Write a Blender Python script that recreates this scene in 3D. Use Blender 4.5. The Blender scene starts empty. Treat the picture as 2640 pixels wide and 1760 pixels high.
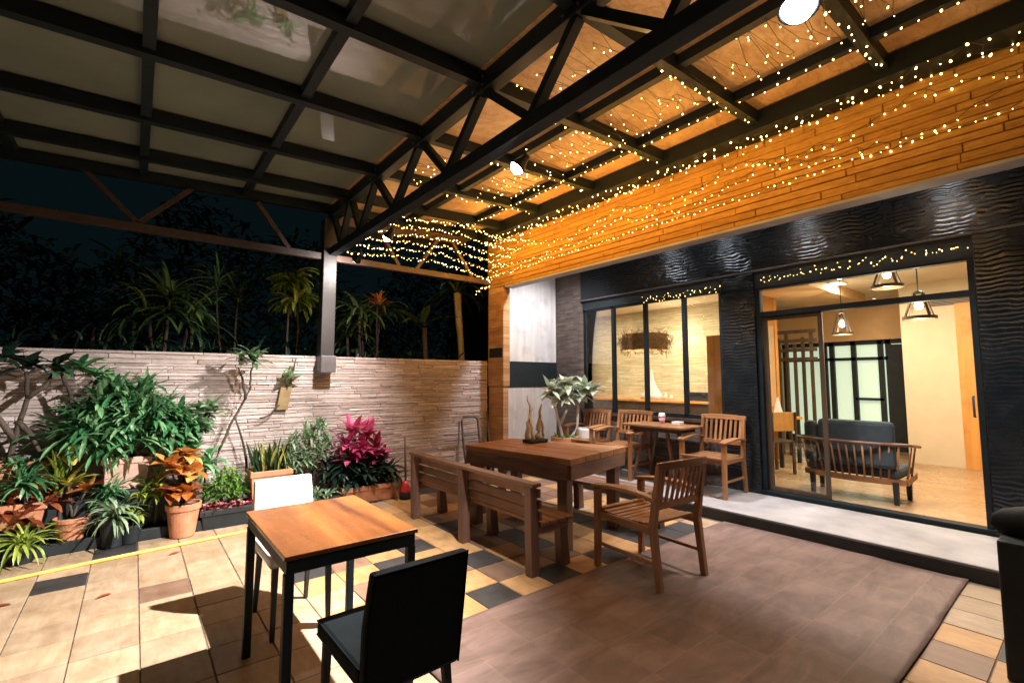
import bpy, math, random
from mathutils import Vector, Matrix, Euler
random.seed(7)
S = bpy.context.scene
COL = S.collection
R = math.radians
PI = math.pi

# ------------------------------------------------------------------ world / camera / view
W = bpy.data.worlds.new("World"); S.world = W; W.use_nodes = True
bg = W.node_tree.nodes["Background"]
bg.inputs[0].default_value = (0.27, 0.72, 0.86, 1); bg.inputs[1].default_value = 0.007
S.view_settings.view_transform = 'Standard'; S.view_settings.look = 'None'
S.view_settings.exposure = 0; S.view_settings.gamma = 1
S.cycles.use_denoising = True
S.cycles.max_bounces = 8; S.cycles.transparent_max_bounces = 16
S.cycles.sample_clamp_indirect = 4
S.cycles.use_light_tree = True
cam = bpy.data.cameras.new("camera"); co = bpy.data.objects.new("camera", cam); COL.objects.link(co)
cam.sensor_width = 36; cam.lens = 36 * 1216 / 2640; cam.clip_end = 500; cam.clip_start = .05
co.location = (0, 0, 1.45); co.rotation_euler = (R(90 + 4.6), 0, R(-38.6))
S.camera = co

# ------------------------------------------------------------------ materials
def newmat(name):
    m = bpy.data.materials.new(name); m.use_nodes = True
    nt = m.node_tree; return m, nt, nt.nodes, nt.links, nt.nodes["Principled BSDF"]
def coords(N, L, plane=None, scale=(1, 1, 1)):
    tc = N.new('ShaderNodeTexCoord')
    out = tc.outputs['Object']
    if plane:
        sx = N.new('ShaderNodeSeparateXYZ'); cx = N.new('ShaderNodeCombineXYZ'); L.new(out, sx.inputs[0])
        for i, a in enumerate(plane): L.new(sx.outputs['xyz'.index(a)], cx.inputs[i])
        out = cx.outputs[0]
    mp = N.new('ShaderNodeMapping'); mp.inputs['Scale'].default_value = scale
    L.new(out, mp.inputs['Vector']); return mp.outputs[0]
def noise(N, L, vec, scale, detail=5, rough=.6, dist=0):
    n = N.new('ShaderNodeTexNoise'); n.inputs['Scale'].default_value = scale; n.inputs['Detail'].default_value = detail
    n.inputs['Roughness'].default_value = rough; n.inputs['Distortion'].default_value = dist
    L.new(vec, n.inputs['Vector']); return n.outputs['Fac']
def ramp(N, L, fac, stops):
    r = N.new('ShaderNodeValToRGB'); e = r.color_ramp.elements
    while len(e) < len(stops): e.new(.5)
    for i, (p, c) in enumerate(stops): e[i].position = p; e[i].color = (c[0], c[1], c[2], 1)
    L.new(fac, r.inputs[0]); return r.outputs[0]
def mixc(N, L, a, b, fac, mode='MIX'):
    m = N.new('ShaderNodeMix'); m.data_type = 'RGBA'; m.blend_type = mode
    for k, v in ((0, fac), (6, a), (7, b)):
        if hasattr(v, 'is_output'): L.new(v, m.inputs[k])
        elif k == 0: m.inputs[k].default_value = v
        else: m.inputs[k].default_value = (v[0], v[1], v[2], 1)
    return m.outputs[2]
def bump(N, L, bs, h, strength=.3, dist=.01, prev=None):
    b = N.new('ShaderNodeBump'); b.inputs['Strength'].default_value = strength; b.inputs['Distance'].default_value = dist
    L.new(h, b.inputs['Height'])
    if prev: L.new(prev, b.inputs['Normal'])
    L.new(b.outputs[0], bs.inputs['Normal']); return b.outputs[0]

def plain(name, c, rough=.5, metal=0, var=.25, nscale=6, bstr=.15, spec=.5, bscale=60):
    m, nt, N, L, bs = newmat(name)
    v = coords(N, L)
    f = noise(N, L, v, nscale)
    d = tuple(x * (1 - var) for x in c); u = tuple(min(1, x * (1 + var)) for x in c)
    L.new(ramp(N, L, f, ((.3, d), (.7, u))), bs.inputs['Base Color'])
    rr = noise(N, L, v, nscale * 3)
    mr = N.new('ShaderNodeMapRange'); mr.inputs[3].default_value = max(.02, rough - .1); mr.inputs[4].default_value = min(1, rough + .12)
    L.new(rr, mr.inputs[0]); L.new(mr.outputs[0], bs.inputs['Roughness'])
    bs.inputs['Metallic'].default_value = metal; bs.inputs['Specular IOR Level'].default_value = spec
    if bstr: bump(N, L, bs, noise(N, L, v, bscale), bstr, .004)
    return m
def wood(name, dark, light, axis='y', rough=.45, grain=14):
    m, nt, N, L, bs = newmat(name)
    sc = [grain, grain, grain]; sc['xyz'.index(axis)] = grain * .07
    v = coords(N, L, None, sc)
    oi = N.new('ShaderNodeObjectInfo')
    ad = N.new('ShaderNodeVectorMath'); ad.operation = 'ADD'
    mu = N.new('ShaderNodeVectorMath'); mu.operation = 'SCALE'; mu.inputs[0].default_value = (17, 23, 31)
    L.new(oi.outputs['Random'], mu.inputs['Scale']); L.new(v, ad.inputs[0]); L.new(mu.outputs[0], ad.inputs[1])
    v = ad.outputs[0]
    f = noise(N, L, v, 1.0, 6, .65, .6)
    c = ramp(N, L, f, ((.28, dark), (.52, tuple((a + b) / 2 for a, b in zip(dark, light))), (.75, light)))
    f2 = noise(N, L, coords(N, L), 3.5, 3)
    c = mixc(N, L, c, tuple(x * .55 for x in dark), ramp(N, L, f2, ((.5, (0, 0, 0)), (.8, (.6, .6, .6)))))
    hs = N.new('ShaderNodeHueSaturation'); L.new(c, hs.inputs['Color'])
    mr = N.new('ShaderNodeMapRange'); mr.inputs[3].default_value = .78; mr.inputs[4].default_value = 1.2
    L.new(oi.outputs['Random'], mr.inputs[0]); L.new(mr.outputs[0], hs.inputs['Value'])
    L.new(hs.outputs[0], bs.inputs['Base Color'])
    mr2 = N.new('ShaderNodeMapRange'); mr2.inputs[3].default_value = rough - .12; mr2.inputs[4].default_value = rough + .2
    L.new(f2, mr2.inputs[0]); L.new(mr2.outputs[0], bs.inputs['Roughness'])
    bump(N, L, bs, f, .25, .003)
    return m
def stone(name, plane, c0, c1, c2, rw=.26, rh=.03, bs_=.9, mort=(.06, .05, .045)):
    m, nt, N, L, bs = newmat(name)
    v = coords(N, L, plane)
    nz = N.new('ShaderNodeTexNoise'); nz.inputs['Scale'].default_value = 4; nz.inputs['Detail'].default_value = 3; L.new(v, nz.inputs['Vector'])
    vs = N.new('ShaderNodeVectorMath'); vs.operation = 'MULTIPLY_ADD'; vs.inputs[1].default_value = (.06, .016, 0)
    L.new(nz.outputs['Color'], vs.inputs[0]); L.new(v, vs.inputs[2])
    bt = N.new('ShaderNodeTexBrick'); bt.inputs['Scale'].default_value = 1
    bt.inputs['Brick Width'].default_value = rw; bt.inputs['Row Height'].default_value = rh
    bt.inputs['Mortar Size'].default_value = .0022; bt.inputs['Mortar Smooth'].default_value = .6
    bt.inputs['Color1'].default_value = (0, 0, 0, 1); bt.inputs['Color2'].default_value = (1, 1, 1, 1); bt.inputs['Mortar'].default_value = (.5, .5, .5, 1)
    bt.offset_frequency = 3; bt.squash = .6; bt.squash_frequency = 4; bt.offset = .37
    L.new(vs.outputs[0], bt.inputs['Vector'])
    f1 = noise(N, L, coords(N, L, plane, (3, 34, 1)), 1.0, 7, .7)
    col = ramp(N, L, bt.outputs['Color'], ((0, c0), (.5, c1), (1, c2)))
    col = mixc(N, L, col, ramp(N, L, f1, ((.25, tuple(x * .45 for x in c1)), (.6, (1, 1, 1)))), .8, 'MULTIPLY')
    st = noise(N, L, v, 1.7, 4)
    col = mixc(N, L, col, tuple(x * .55 for x in c0), ramp(N, L, st, ((.5, (0, 0, 0)), (.78, (.55, .55, .55)))))
    col = mixc(N, L, col, mort, bt.outputs['Fac'])
    L.new(col, bs.inputs['Base Color']); bs.inputs['Roughness'].default_value = .8
    h = N.new('ShaderNodeMath'); h.operation = 'MULTIPLY_ADD'; h.inputs[1].default_value = .55
    L.new(bt.outputs['Color'], h.inputs[0]); L.new(f1, h.inputs[2])
    h2 = N.new('ShaderNodeMath'); h2.operation = 'SUBTRACT'; L.new(h.outputs[0], h2.inputs[0]); L.new(bt.outputs['Fac'], h2.inputs[1])
    bump(N, L, bs, h2.outputs[0], bs_, .014)
    return m
def ledgemat(name, plane, c0, c1, c2, streak=.6):
    m, nt, N, L, bs = newmat(name)
    at = N.new('ShaderNodeAttribute'); at.attribute_name = 'tint'
    col = ramp(N, L, at.outputs['Fac'], ((0, c0), (.5, c1), (1, c2)))
    f1 = noise(N, L, coords(N, L, plane, (2.5, 26, 1)), 1.6, 8, .72, .5)
    f2 = noise(N, L, coords(N, L, plane, (7, 20, 1)), 2.0, 6, .7)
    f3 = noise(N, L, coords(N, L, plane), 1.3, 4)
    col = mixc(N, L, col, ramp(N, L, f1, ((.28, (.30, .27, .25)), (.55, (1, 1, 1)))), streak, 'MULTIPLY')
    col = mixc(N, L, col, ramp(N, L, f2, ((.3, (.55, .5, .46)), (.6, (1.0, 1.0, 1.0)))), .55, 'MULTIPLY')
    col = mixc(N, L, col, tuple(x * .5 for x in c0), ramp(N, L, f3, ((.5, (0, 0, 0)), (.75, (.5, .5, .5)))))
    L.new(col, bs.inputs['Base Color']); bs.inputs['Roughness'].default_value = .82
    b1 = bump(N, L, bs, f1, .9, .012); bump(N, L, bs, f2, .5, .006, b1)
    return m
def wavy(name, plane):
    m, nt, N, L, bs = newmat(name)
    v = coords(N, L, plane)
    w = N.new('ShaderNodeTexWave'); w.wave_type = 'BANDS'; w.bands_direction = 'Y'; w.wave_profile = 'SIN'
    w.inputs['Scale'].default_value = 7.6; w.inputs['Distortion'].default_value = 5.5; w.inputs['Detail'].default_value = 1.2
    w.inputs['Detail Scale'].default_value = .9; w.inputs['Detail Roughness'].default_value = .4
    L.new(v, w.inputs['Vector'])
    f = noise(N, L, v, 5)
    L.new(ramp(N, L, f, ((.3, (.005, .008, .011)), (.7, (.013, .018, .022)))), bs.inputs['Base Color'])
    bs.inputs['Roughness'].default_value = .2
    bump(N, L, bs, w.outputs['Fac'], .26, .010)
    return m
def leafmat(name, a, b, c=None, rough=.38, trans=.25):
    m, nt, N, L, bs = newmat(name)
    at = N.new('ShaderNodeAttribute'); at.attribute_name = 'tint'
    stops = ((0, a), (1, b)) if c is None else ((0, a), (.5, b), (1, c))
    col = ramp(N, L, at.outputs['Fac'], stops)
    f = noise(N, L, coords(N, L), 25)
    col = mixc(N, L, col, ramp(N, L, f, ((.3, (.55, .55, .55)), (.65, (1, 1, 1)))), .7, 'MULTIPLY')
    fb = noise(N, L, coords(N, L), 11, 5, .7, .8)
    col = mixc(N, L, col, (.13, .085, .03), ramp(N, L, fb, ((.60, (0, 0, 0)), (.72, (.75, .75, .75)))))
    bump(N, L, bs, noise(N, L, coords(N, L), 70), .3, .004)
    L.new(col, bs.inputs['Base Color']); bs.inputs['Roughness'].default_value = rough
    tr = N.new('ShaderNodeBsdfTranslucent'); L.new(col, tr.inputs['Color'])
    mx = N.new('ShaderNodeMixShader'); mx.inputs[0].default_value = trans
    L.new(bs.outputs[0], mx.inputs[1]); L.new(tr.outputs[0], mx.inputs[2])
    L.new(mx.outputs[0], N['Material Output'].inputs['Surface'])
    return m
def emit(name, c, s, sample=True):
    m, nt, N, L, bs = newmat(name)
    bs.inputs['Base Color'].default_value = (c[0], c[1], c[2], 1)
    bs.inputs['Emission Color'].default_value = (c[0], c[1], c[2], 1); bs.inputs['Emission Strength'].default_value = s
    if not sample: m.cycles.emission_sampling = 'NONE'
    return m
def glass(name, tint=(.95, .97, .96), refl=1.0):
    m, nt, N, L, bs = newmat(name)
    N.remove(bs)
    t = N.new('ShaderNodeBsdfTransparent'); t.inputs[0].default_value = (*tint, 1)
    g = N.new('ShaderNodeBsdfGlossy'); g.inputs['Roughness'].default_value = .01
    fr = N.new('ShaderNodeFresnel'); fr.inputs[0].default_value = 1.5
    v = coords(N, L); bp = N.new('ShaderNodeBump'); bp.inputs['Strength'].default_value = .02; L.new(noise(N, L, v, 3), bp.inputs['Height'])
    L.new(bp.outputs[0], g.inputs['Normal'])
    mx = N.new('ShaderNodeMixShader'); L.new(fr.outputs[0], mx.inputs[0]); L.new(t.outputs[0], mx.inputs[1]); L.new(g.outputs[0], mx.inputs[2])
    L.new(mx.outputs[0], N['Material Output'].inputs['Surface'])
    return m

M = {}
M['steel'] = plain('dark painted steel', (.004, .010, .014), .55, 0, .3, 9, .1, .3)
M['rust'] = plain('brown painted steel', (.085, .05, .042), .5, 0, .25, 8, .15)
M['rust_shade'] = plain('brown steel with painted shade', (.045, .032, .028), .6, 0, .25, 8, .15)  # darker copy of the brown steel, shade at the left end painted in
M['post'] = plain('painted post', (.022, .018, .020), .55, 0, .2, 7, .15)
M['grey'] = plain('grey steel plate', (.12, .11, .115), .5, .3, .2, 9, .1)
M['black'] = plain('matt black', (.011, .018, .022), .6, 0, .3, 8, .15)
M['darkfab'] = plain('dark vinyl', (.003, .006, .008), .7, 0, .2, 10, .2, .1, 220)
M['white'] = plain('white vinyl', (.66, .64, .64), .45, 0, .05, 6, .08, .4, 150)
M['cream'] = plain('cream plaster', (.78, .66, .47), .7, 0, .05, 4, .06)
M['ceil'] = plain('ceiling plaster', (.82, .72, .56), .8, 0, .04, 4, .05)
M['tan'] = plain('warm soffit', (.72, .48, .24), .7, 0, .08, 4, .05)
M['terra'] = plain('terracotta', (.52, .22, .12), .75, 0, .3, 9, .35)
M['terra2'] = plain('pale terracotta', (.62, .40, .33), .8, 0, .2, 8, .3)
M['soil'] = plain('soil', (.028, .02, .015), .95, 0, .5, 40, .9)
M['concrete'] = plain('grey stone paving', (.34, .33, .335), .55, 0, .22, 3.2, .25)
M['riser'] = plain('dark riser', (.02, .028, .034), .5, 0, .3, 9, .2)
M['hosey'] = plain('yellow tape', (.72, .52, .10), .5, 0, .25, 14, .1)
M['mortar'] = plain('grout', (.15, .115, .085), .9, 0, .3, 20, .3)
M['teak_x'] = wood('teak x', (.20, .085, .032), (.46, .23, .10), 'x')
M['teak_y'] = wood('teak y', (.20, .085, .032), (.46, .23, .10), 'y')
M['teak_z'] = wood('teak z', (.20, .085, .032), (.46, .23, .10), 'z')
M['bench_y'] = wood('weathered wood y', (.10, .052, .035), (.27, .15, .10), 'y')
M['bench_x'] = wood('weathered wood x', (.10, .052, .035), (.27, .15, .10), 'x')
M['bench_z'] = wood('weathered wood z', (.085, .045, .035), (.22, .12, .085), 'z')
M['top'] = wood('stained table top', (.045, .014, .005), (.21, .075, .018), 'y', .24, 5)
M['bark'] = wood('bark', (.035, .024, .018), (.11, .085, .065), 'z', .8, 30)
M['drift'] = wood('driftwood', (.46, .38, .28), (.82, .75, .62), 'z', .6, 22)
M['orangewood'] = wood('orange veneer', (.55, .23, .05), (.80, .42, .12), 'z', .4, 5)
M['darkwood'] = wood('dark frame wood', (.035, .025, .018), (.10, .065, .04), 'z', .4, 9)
M['floorwood'] = wood('interior floor', (.42, .26, .13), (.62, .42, .24), 'y', .25, 6)
M['wall'] = stone('garden wall stone', 'xz', (.50, .42, .40), (.64, .56, .53), (.74, .67, .64), .30, .034)
M['fascia'] = stone('fascia stone', 'yz', (.30, .13, .045), (.50, .25, .09), (.66, .38, .16), .62, .052, 1.0, (.30, .15, .06))
M['ledge_wall'] = ledgemat('pale ledgestone', 'xz', (.50, .42, .40), (.63, .55, .53), (.74, .67, .66), .5)
M['ledge_fascia'] = ledgemat('amber ledgestone', 'yz', (.42, .225, .050), (.49, .27, .060), (.54, .31, .075), .6)
M['fascia_end'] = stone('post stone', 'yz', (.46, .25, .11), (.56, .32, .15), (.64, .40, .20), .5, .09, .5, (.2, .1, .05))
M['inbrick'] = stone('cream split stone', 'yz', (.70, .60, .38), (.80, .70, .47), (.86, .77, .55), .5, .05, .9, (.4, .33, .2))
M['brownbrick'] = stone('brown slip brick', 'yz', (.10, .075, .065), (.14, .105, .09), (.18, .14, .12), .2, .04, .7)
M['wavy'] = wavy('black rippled tile', 'yz')
M['panelwhite'] = wood('whitewashed boards', (.52, .48, .46), (.78, .75, .73), 'z', .6, 9)
M['glass'] = glass('window glass')
M['roof'] = None
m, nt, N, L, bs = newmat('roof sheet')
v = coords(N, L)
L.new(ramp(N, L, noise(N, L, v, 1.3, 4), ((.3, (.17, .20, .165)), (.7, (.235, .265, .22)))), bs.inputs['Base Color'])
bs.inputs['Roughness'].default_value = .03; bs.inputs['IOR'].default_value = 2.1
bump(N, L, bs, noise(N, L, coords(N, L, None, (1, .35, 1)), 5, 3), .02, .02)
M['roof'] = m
m, nt, N, L, bs = newmat('crinkled roof lining with painted glow')  # warm glow of the fairy lights painted into the sheet colour
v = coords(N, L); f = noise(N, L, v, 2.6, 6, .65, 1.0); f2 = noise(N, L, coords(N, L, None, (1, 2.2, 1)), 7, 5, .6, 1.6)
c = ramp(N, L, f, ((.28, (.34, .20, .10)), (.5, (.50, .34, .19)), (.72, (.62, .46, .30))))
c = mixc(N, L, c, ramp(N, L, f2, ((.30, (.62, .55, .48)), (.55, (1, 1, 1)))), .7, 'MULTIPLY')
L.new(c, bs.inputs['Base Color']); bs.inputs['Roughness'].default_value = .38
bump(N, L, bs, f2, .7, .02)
M['roof_lit'] = m
# tile material with a per-face colour
m, nt, N, L, bs = newmat('floor tiles')
at = N.new('ShaderNodeAttribute'); at.attribute_name = 'tilecol'
v = coords(N, L)
f = noise(N, L, v, 6, 6, .65); f2 = noise(N, L, coords(N, L, None, (9, 2.2, 1)), 1.6, 5, .7, .8)
c = mixc(N, L, at.outputs['Color'], ramp(N, L, f, ((.25, (.62, .56, .50)), (.6, (1, 1, 1)))), .8, 'MULTIPLY')
c = mixc(N, L, c, ramp(N, L, f2, ((.35, (.72, .62, .52)), (.6, (1, 1, 1)))), .6, 'MULTIPLY')
L.new(c, bs.inputs['Base Color'])
mr = N.new('ShaderNodeMapRange'); mr.inputs[3].default_value = .33; mr.inputs[4].default_value = .75; L.new(f, mr.inputs[0]); L.new(mr.outputs[0], bs.inputs['Roughness'])
bump(N, L, bs, f, .35, .006)
M['tile'] = m
# mat
m, nt, N, L, bs = newmat('woven brown mat')
v = coords(N, L)
ck = N.new('ShaderNodeTexChecker'); ck.inputs['Scale'].default_value = 1 / .295; ck.inputs[1].default_value = (.205, .135, .112, 1); ck.inputs[2].default_value = (.232, .155, .130, 1)
L.new(v, ck.inputs['Vector'])
f = noise(N, L, v, 2.2, 6, .7)
c = mixc(N, L, ck.outputs['Color'], ramp(N, L, f, ((.25, (.55, .5, .48)), (.7, (1.0, 1.0, 1.0)))), .85, 'MULTIPLY')
st = N.new('ShaderNodeTexBrick'); st.inputs['Scale'].default_value = 1; st.inputs['Brick Width'].default_value = .59; st.inputs['Row Height'].default_value = .295; st.inputs['Mortar Size'].default_value = .006
st.inputs['Mortar Smooth'].default_value = 1; L.new(v, st.inputs['Vector'])
c = mixc(N, L, c, (.30, .20, .16), ramp(N, L, st.outputs['Fac'], ((0, (0, 0, 0)), (1, (.5, .5, .5)))))
f9 = noise(N, L, coords(N, L, None, (.8, 2.6, 1)), 1.9, 6, .7, 1.2)
c = mixc(N, L, c, ramp(N, L, f9, ((.36, (.42, .38, .36)), (.58, (1, 1, 1)))), .6, 'MULTIPLY')
L.new(c, bs.inputs['Base Color']); bs.inputs['Roughness'].default_value = .62
bump(N, L, bs, noise(N, L, v, 90), .25, .003)
M['mat'] = m
# leaves
M['lf_green'] = leafmat('green leaves', (.022, .10, .04), (.075, .27, .10), (.26, .48, .24), .32)
M['lf_pale'] = leafmat('grey green leaves', (.09, .19, .09), (.22, .36, .20), (.42, .54, .36))
M['lf_frost'] = leafmat('pale frangipani leaves', (.20, .32, .18), (.42, .54, .38), (.70, .76, .64))
M['lf_bright'] = leafmat('bright fern', (.06, .16, .02), (.14, .32, .05), (.26, .44, .10))
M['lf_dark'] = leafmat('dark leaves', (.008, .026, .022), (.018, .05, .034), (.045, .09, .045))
M['lf_night'] = leafmat('leaves over the wall', (.03, .08, .03), (.09, .17, .05), (.24, .32, .10))
M['lf_lime'] = leafmat('lime leaves', (.08, .16, .02), (.26, .38, .05), (.50, .58, .13))
M['lf_pink'] = leafmat('pink leaves', (.20, .012, .06), (.58, .05, .20), (.82, .26, .42))
M['lf_croton'] = leafmat('croton leaves', (.09, .018, .016), (.62, .20, .035), (.80, .50, .16))
M['lf_croton2'] = leafmat('yellow croton leaves', (.10, .14, .03), (.50, .46, .06), (.78, .70, .18))
M['lf_snake'] = leafmat('snake plant leaves', (.01, .035, .015), (.04, .09, .03), (.42, .44, .10))
M['lf_red'] = leafmat('reddish leaves', (.12, .02, .012), (.34, .07, .03), (.5, .16, .06))
M['petal'] = leafmat('pink petals', (.55, .06, .10), (.70, .20, .25), (.85, .55, .55))
M['bulb'] = emit('fairy bulb glow', (1, .64, .20), 11, False)
M['lamp'] = emit('spot lens glow', (1, .95, .92), 30, False)
M['flood'] = emit('flood lens glow', (.85, .92, 1), 40, False)
M['warmglow'] = emit('warm lamp glow', (1, .80, .48), 4, False)
M['wire'] = plain('dark cable', (.02, .022, .016), .6, 0, .2, 9, 0)
M['bag'] = plain('kraft paper', (.30, .22, .11), .8, 0, .25, 9, .3)
M['cushion'] = plain('blue grey cushion', (.05, .07, .085), .85, 0, .2, 8, .25, .3, 160)
M['cupclear'] = plain('clear plastic lid', (.75, .78, .76), .15, 0, .1, 8, 0)
M['cuppink'] = plain('pink drink', (.75, .35, .50), .2, 0, .15, 8, 0)
M['wick'] = plain('woven wicker', (.30, .20, .10), .8, 0, .5, 40, .9)
M['red'] = plain('red plastic', (.50, .03, .035), .35, 0, .15, 8, .05)
M['paper'] = plain('white paper', (.8, .78, .76), .7, 0, .04, 6, .05)
M['earth'] = plain('night ground', (.03, .035, .02), .95, 0, .4, 2, .5)
M['corr'] = plain('dark corrugated sheet', (.018, .04, .042), .5, 0, .3, 4, .1)
M['pane'] = emit('lit back window', (.62, .78, .60), .75, False)

# ------------------------------------------------------------------ mesh builder
def chain_loc(p):
    v = Vector((0, 0, 0))
    while p: v += p.location; p = p.parent
    return v
class MB:
    def __init__(s): s.v = []; s.f = []; s.t = []
    def add(s, vs, fs, tint=0.5):
        o = len(s.v); s.v += [tuple(x) for x in vs]; s.f += [tuple(i + o for i in f) for f in fs]
        s.t += [tint] * len(vs) if not isinstance(tint, list) else tint
    def box(s, x0, x1, y0, y1, z0, z1):
        vs = [(x, y, z) for z in (z0, z1) for y in (y0, y1) for x in (x0, x1)]
        s.add(vs, [(0, 2, 3, 1), (4, 5, 7, 6), (0, 1, 5, 4), (2, 6, 7, 3), (0, 4, 6, 2), (1, 3, 7, 5)]); return s
    def bar(s, a, b, w, h, up=(0, 0, 1), w2=None, h2=None):
        a = Vector(a); b = Vector(b); d = (b - a).normalized(); u = Vector(up)
        r = d.cross(u)
        if r.length < 1e-4: r = d.cross(Vector((1, 0, 0)))
        r.normalize(); u = r.cross(d)
        w2 = w if w2 is None else w2; h2 = h if h2 is None else h2
        vs = [a + r * sx * w / 2 + u * sz * h / 2 for sx, sz in ((-1, -1), (1, -1), (1, 1), (-1, 1))] + [b + r * sx * w2 / 2 + u * sz * h2 / 2 for sx, sz in ((-1, -1), (1, -1), (1, 1), (-1, 1))]
        s.add(vs, [(3, 2, 1, 0), (4, 5, 6, 7), (0, 1, 5, 4), (1, 2, 6, 5), (2, 3, 7, 6), (3, 0, 4, 7)]); return s
    def tube(s, pts, r, n=6, cap=True):
        pts = [Vector(p) for p in pts]; rs = r if isinstance(r, (list, tuple)) else [r] * len(pts)
        vs = []; fs = []; ref = Vector((0, 0, 1))
        for i, p in enumerate(pts):
            d = (pts[min(i + 1, len(pts) - 1)] - pts[max(i - 1, 0)]).normalized()
            if abs(d.dot(ref)) > .95: ref2 = Vector((1, 0, 0))
            else: ref2 = ref
            a = d.cross(ref2).normalized(); b = a.cross(d)
            for k in range(n): vs.append(p + (a * math.cos(2 * PI * k / n) + b * math.sin(2 * PI * k / n)) * rs[i])
        for i in range(len(pts) - 1):
            for k in range(n): fs.append((i * n + k, i * n + (k + 1) % n, (i + 1) * n + (k + 1) % n, (i + 1) * n + k))
        if cap: fs.append(tuple(range(n - 1, -1, -1))); fs.append(tuple(range((len(pts) - 1) * n, len(pts) * n)))
        s.add(vs, fs); return s
    def lathe(s, prof, c=(0, 0, 0), n=24, sx=1, sy=1):
        vs = []; fs = []
        for r, z in prof:
            for k in range(n): vs.append((c[0] + r * sx * math.cos(2 * PI * k / n), c[1] + r * sy * math.sin(2 * PI * k / n), c[2] + z))
        for i in range(len(prof) - 1):
            for k in range(n): fs.append((i * n + k, i * n + (k + 1) % n, (i + 1) * n + (k + 1) % n, (i + 1) * n + k))
        s.add(vs, fs); return s
    def prism(s, poly, z0, z1):
        n = len(poly); vs = [(x, y, z0) for x, y in poly] + [(x, y, z1) for x, y in poly]
        fs = [tuple(range(n - 1, -1, -1)), tuple(range(n, 2 * n))] + [(i, (i + 1) % n, n + (i + 1) % n, n + i) for i in range(n)]
        s.add(vs, fs); return s
    def blade(s, base, az, el0, el1, Ln, wd, seg=5, fold=.25, tint=None, shape=.35, twist=0):
        """a curved leaf: starts at elevation el0, ends at el1"""
        p = Vector(base); vs = []; fs = []; tt = []
        t0 = random.random() if tint is None else tint
        side = Vector((-math.sin(az), math.cos(az), 0))
        for i in range(seg + 1):
            t = i / seg; el = el0 + (el1 - el0) * t
            d = Vector((math.cos(az) * math.cos(el), math.sin(az) * math.cos(el), math.sin(el)))
            nrm = side.cross(d) * -1
            w = wd * (max(0.02, math.sin(PI * min(1, (t * (1 - shape) + shape * .5 + .02)))) if t < .999 else .02) * .5
            if shape < .3: w = wd * .5 * max(.04, math.sin(PI * max(.06, t) ** .8)) if t < .999 else .0015
            sd = side * math.cos(twist * t) + nrm * math.sin(twist * t)
            vs += [p - sd * w + nrm * w * fold, p.copy(), p + sd * w + nrm * w * fold]
            tt += [max(0, min(1, t0 + random.uniform(-.08, .08)))] * 3
            p = p + d * (Ln / seg)
        for i in range(seg):
            a = i * 3; fs += [(a, a + 1, a + 4, a + 3), (a + 1, a + 2, a + 5, a + 4)]
        s.add(vs, fs, tt)
    def rosette(s, c, n, Ln, wd, el0=(.3, 1.4), droop=(.6, 1.6), tint=(0, 1), seg=5, fold=.25, shape=.35, jit=.02):
        for i in range(n):
            e = random.uniform(*el0); q = random.random()
            b = (c[0] + random.uniform(-jit, jit), c[1] + random.uniform(-jit, jit), c[2] + random.uniform(-jit, jit))
            s.blade(b, random.uniform(0, 2 * PI), e, e - random.uniform(*droop), Ln * random.uniform(.65, 1.1), wd * random.uniform(.8, 1.15), seg, fold, tint[0] + (tint[1] - tint[0]) * q, shape, random.uniform(-.5, .5))
    def ledge(s, u0, u1, z0, z1, rh, ln, dep, fn):
        z = z0
        while z < z1 - .004:
            h = min(rh * random.uniform(.65, 1.4), z1 - z)
            if z1 - z - h < rh * .4: h = z1 - z
            u = u0 - random.uniform(0, ln[0])
            while u < u1:
                l = random.uniform(*ln); a0, a1 = max(u0, u), min(u1, u + l); u += l
                if a1 - a0 < .01: continue
                d = random.uniform(*dep); t = random.random(); g = .0012; c = min(.004, h * .15)
                q = [(a0 + g, z + g), (a1 - g, z + g), (a1 - g, z + h - g), (a0 + g, z + h - g)]
                q2 = [(a0 + g + c, z + g + c), (a1 - g - c, z + g + c), (a1 - g - c, z + h - g - c), (a0 + g + c, z + h - g - c)]
                dd = [d + random.uniform(-.0035, .0035) for _ in q2]
                vs = [fn(x, y, 0) for x, y in q] + [fn(x, y, e) for (x, y), e in zip(q2, dd)]
                s.add(vs, [(4, 5, 6, 7), (0, 1, 5, 4), (1, 2, 6, 5), (2, 3, 7, 6), (3, 0, 4, 7)], t)
            z += h
        return s
    def build(s, name, mat, parent=None, world=True, smooth=False, bevel=0, sub=0, solid=0):
        off = chain_loc(parent) if (parent and world) else Vector((0, 0, 0))
        me = bpy.data.meshes.new(name)
        me.from_pydata([(a - off.x, b - off.y, c - off.z) for a, b, c in s.v], [], s.f)
        at = me.attributes.new('tint', 'FLOAT', 'POINT'); at.data.foreach_set('value', s.t)
        if smooth: me.polygons.foreach_set('use_smooth', [True] * len(me.polygons))
        me.update()
        o = bpy.data.objects.new(name, me); COL.objects.link(o); me.materials.append(M[mat])
        if parent: o.parent = parent
        if bevel:
            b = o.modifiers.new('bevel', 'BEVEL'); b.width = bevel; b.segments = 2; b.limit_method = 'ANGLE'; b.angle_limit = R(40)
        if solid:
            b = o.modifiers.new('solid', 'SOLIDIFY'); b.thickness = solid
        if sub:
            b = o.modifiers.new('sub', 'SUBSURF'); b.levels = sub; b.render_levels = sub
        return o
def box(x0, x1, y0, y1, z0, z1): return MB().box(x0, x1, y0, y1, z0, z1)
def tag(o, label, cat, group=None, kind=None):
    if label: o['label'] = label
    if cat: o['category'] = cat
    if group: o['group'] = group
    if kind: o['kind'] = kind
    return o
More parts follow.
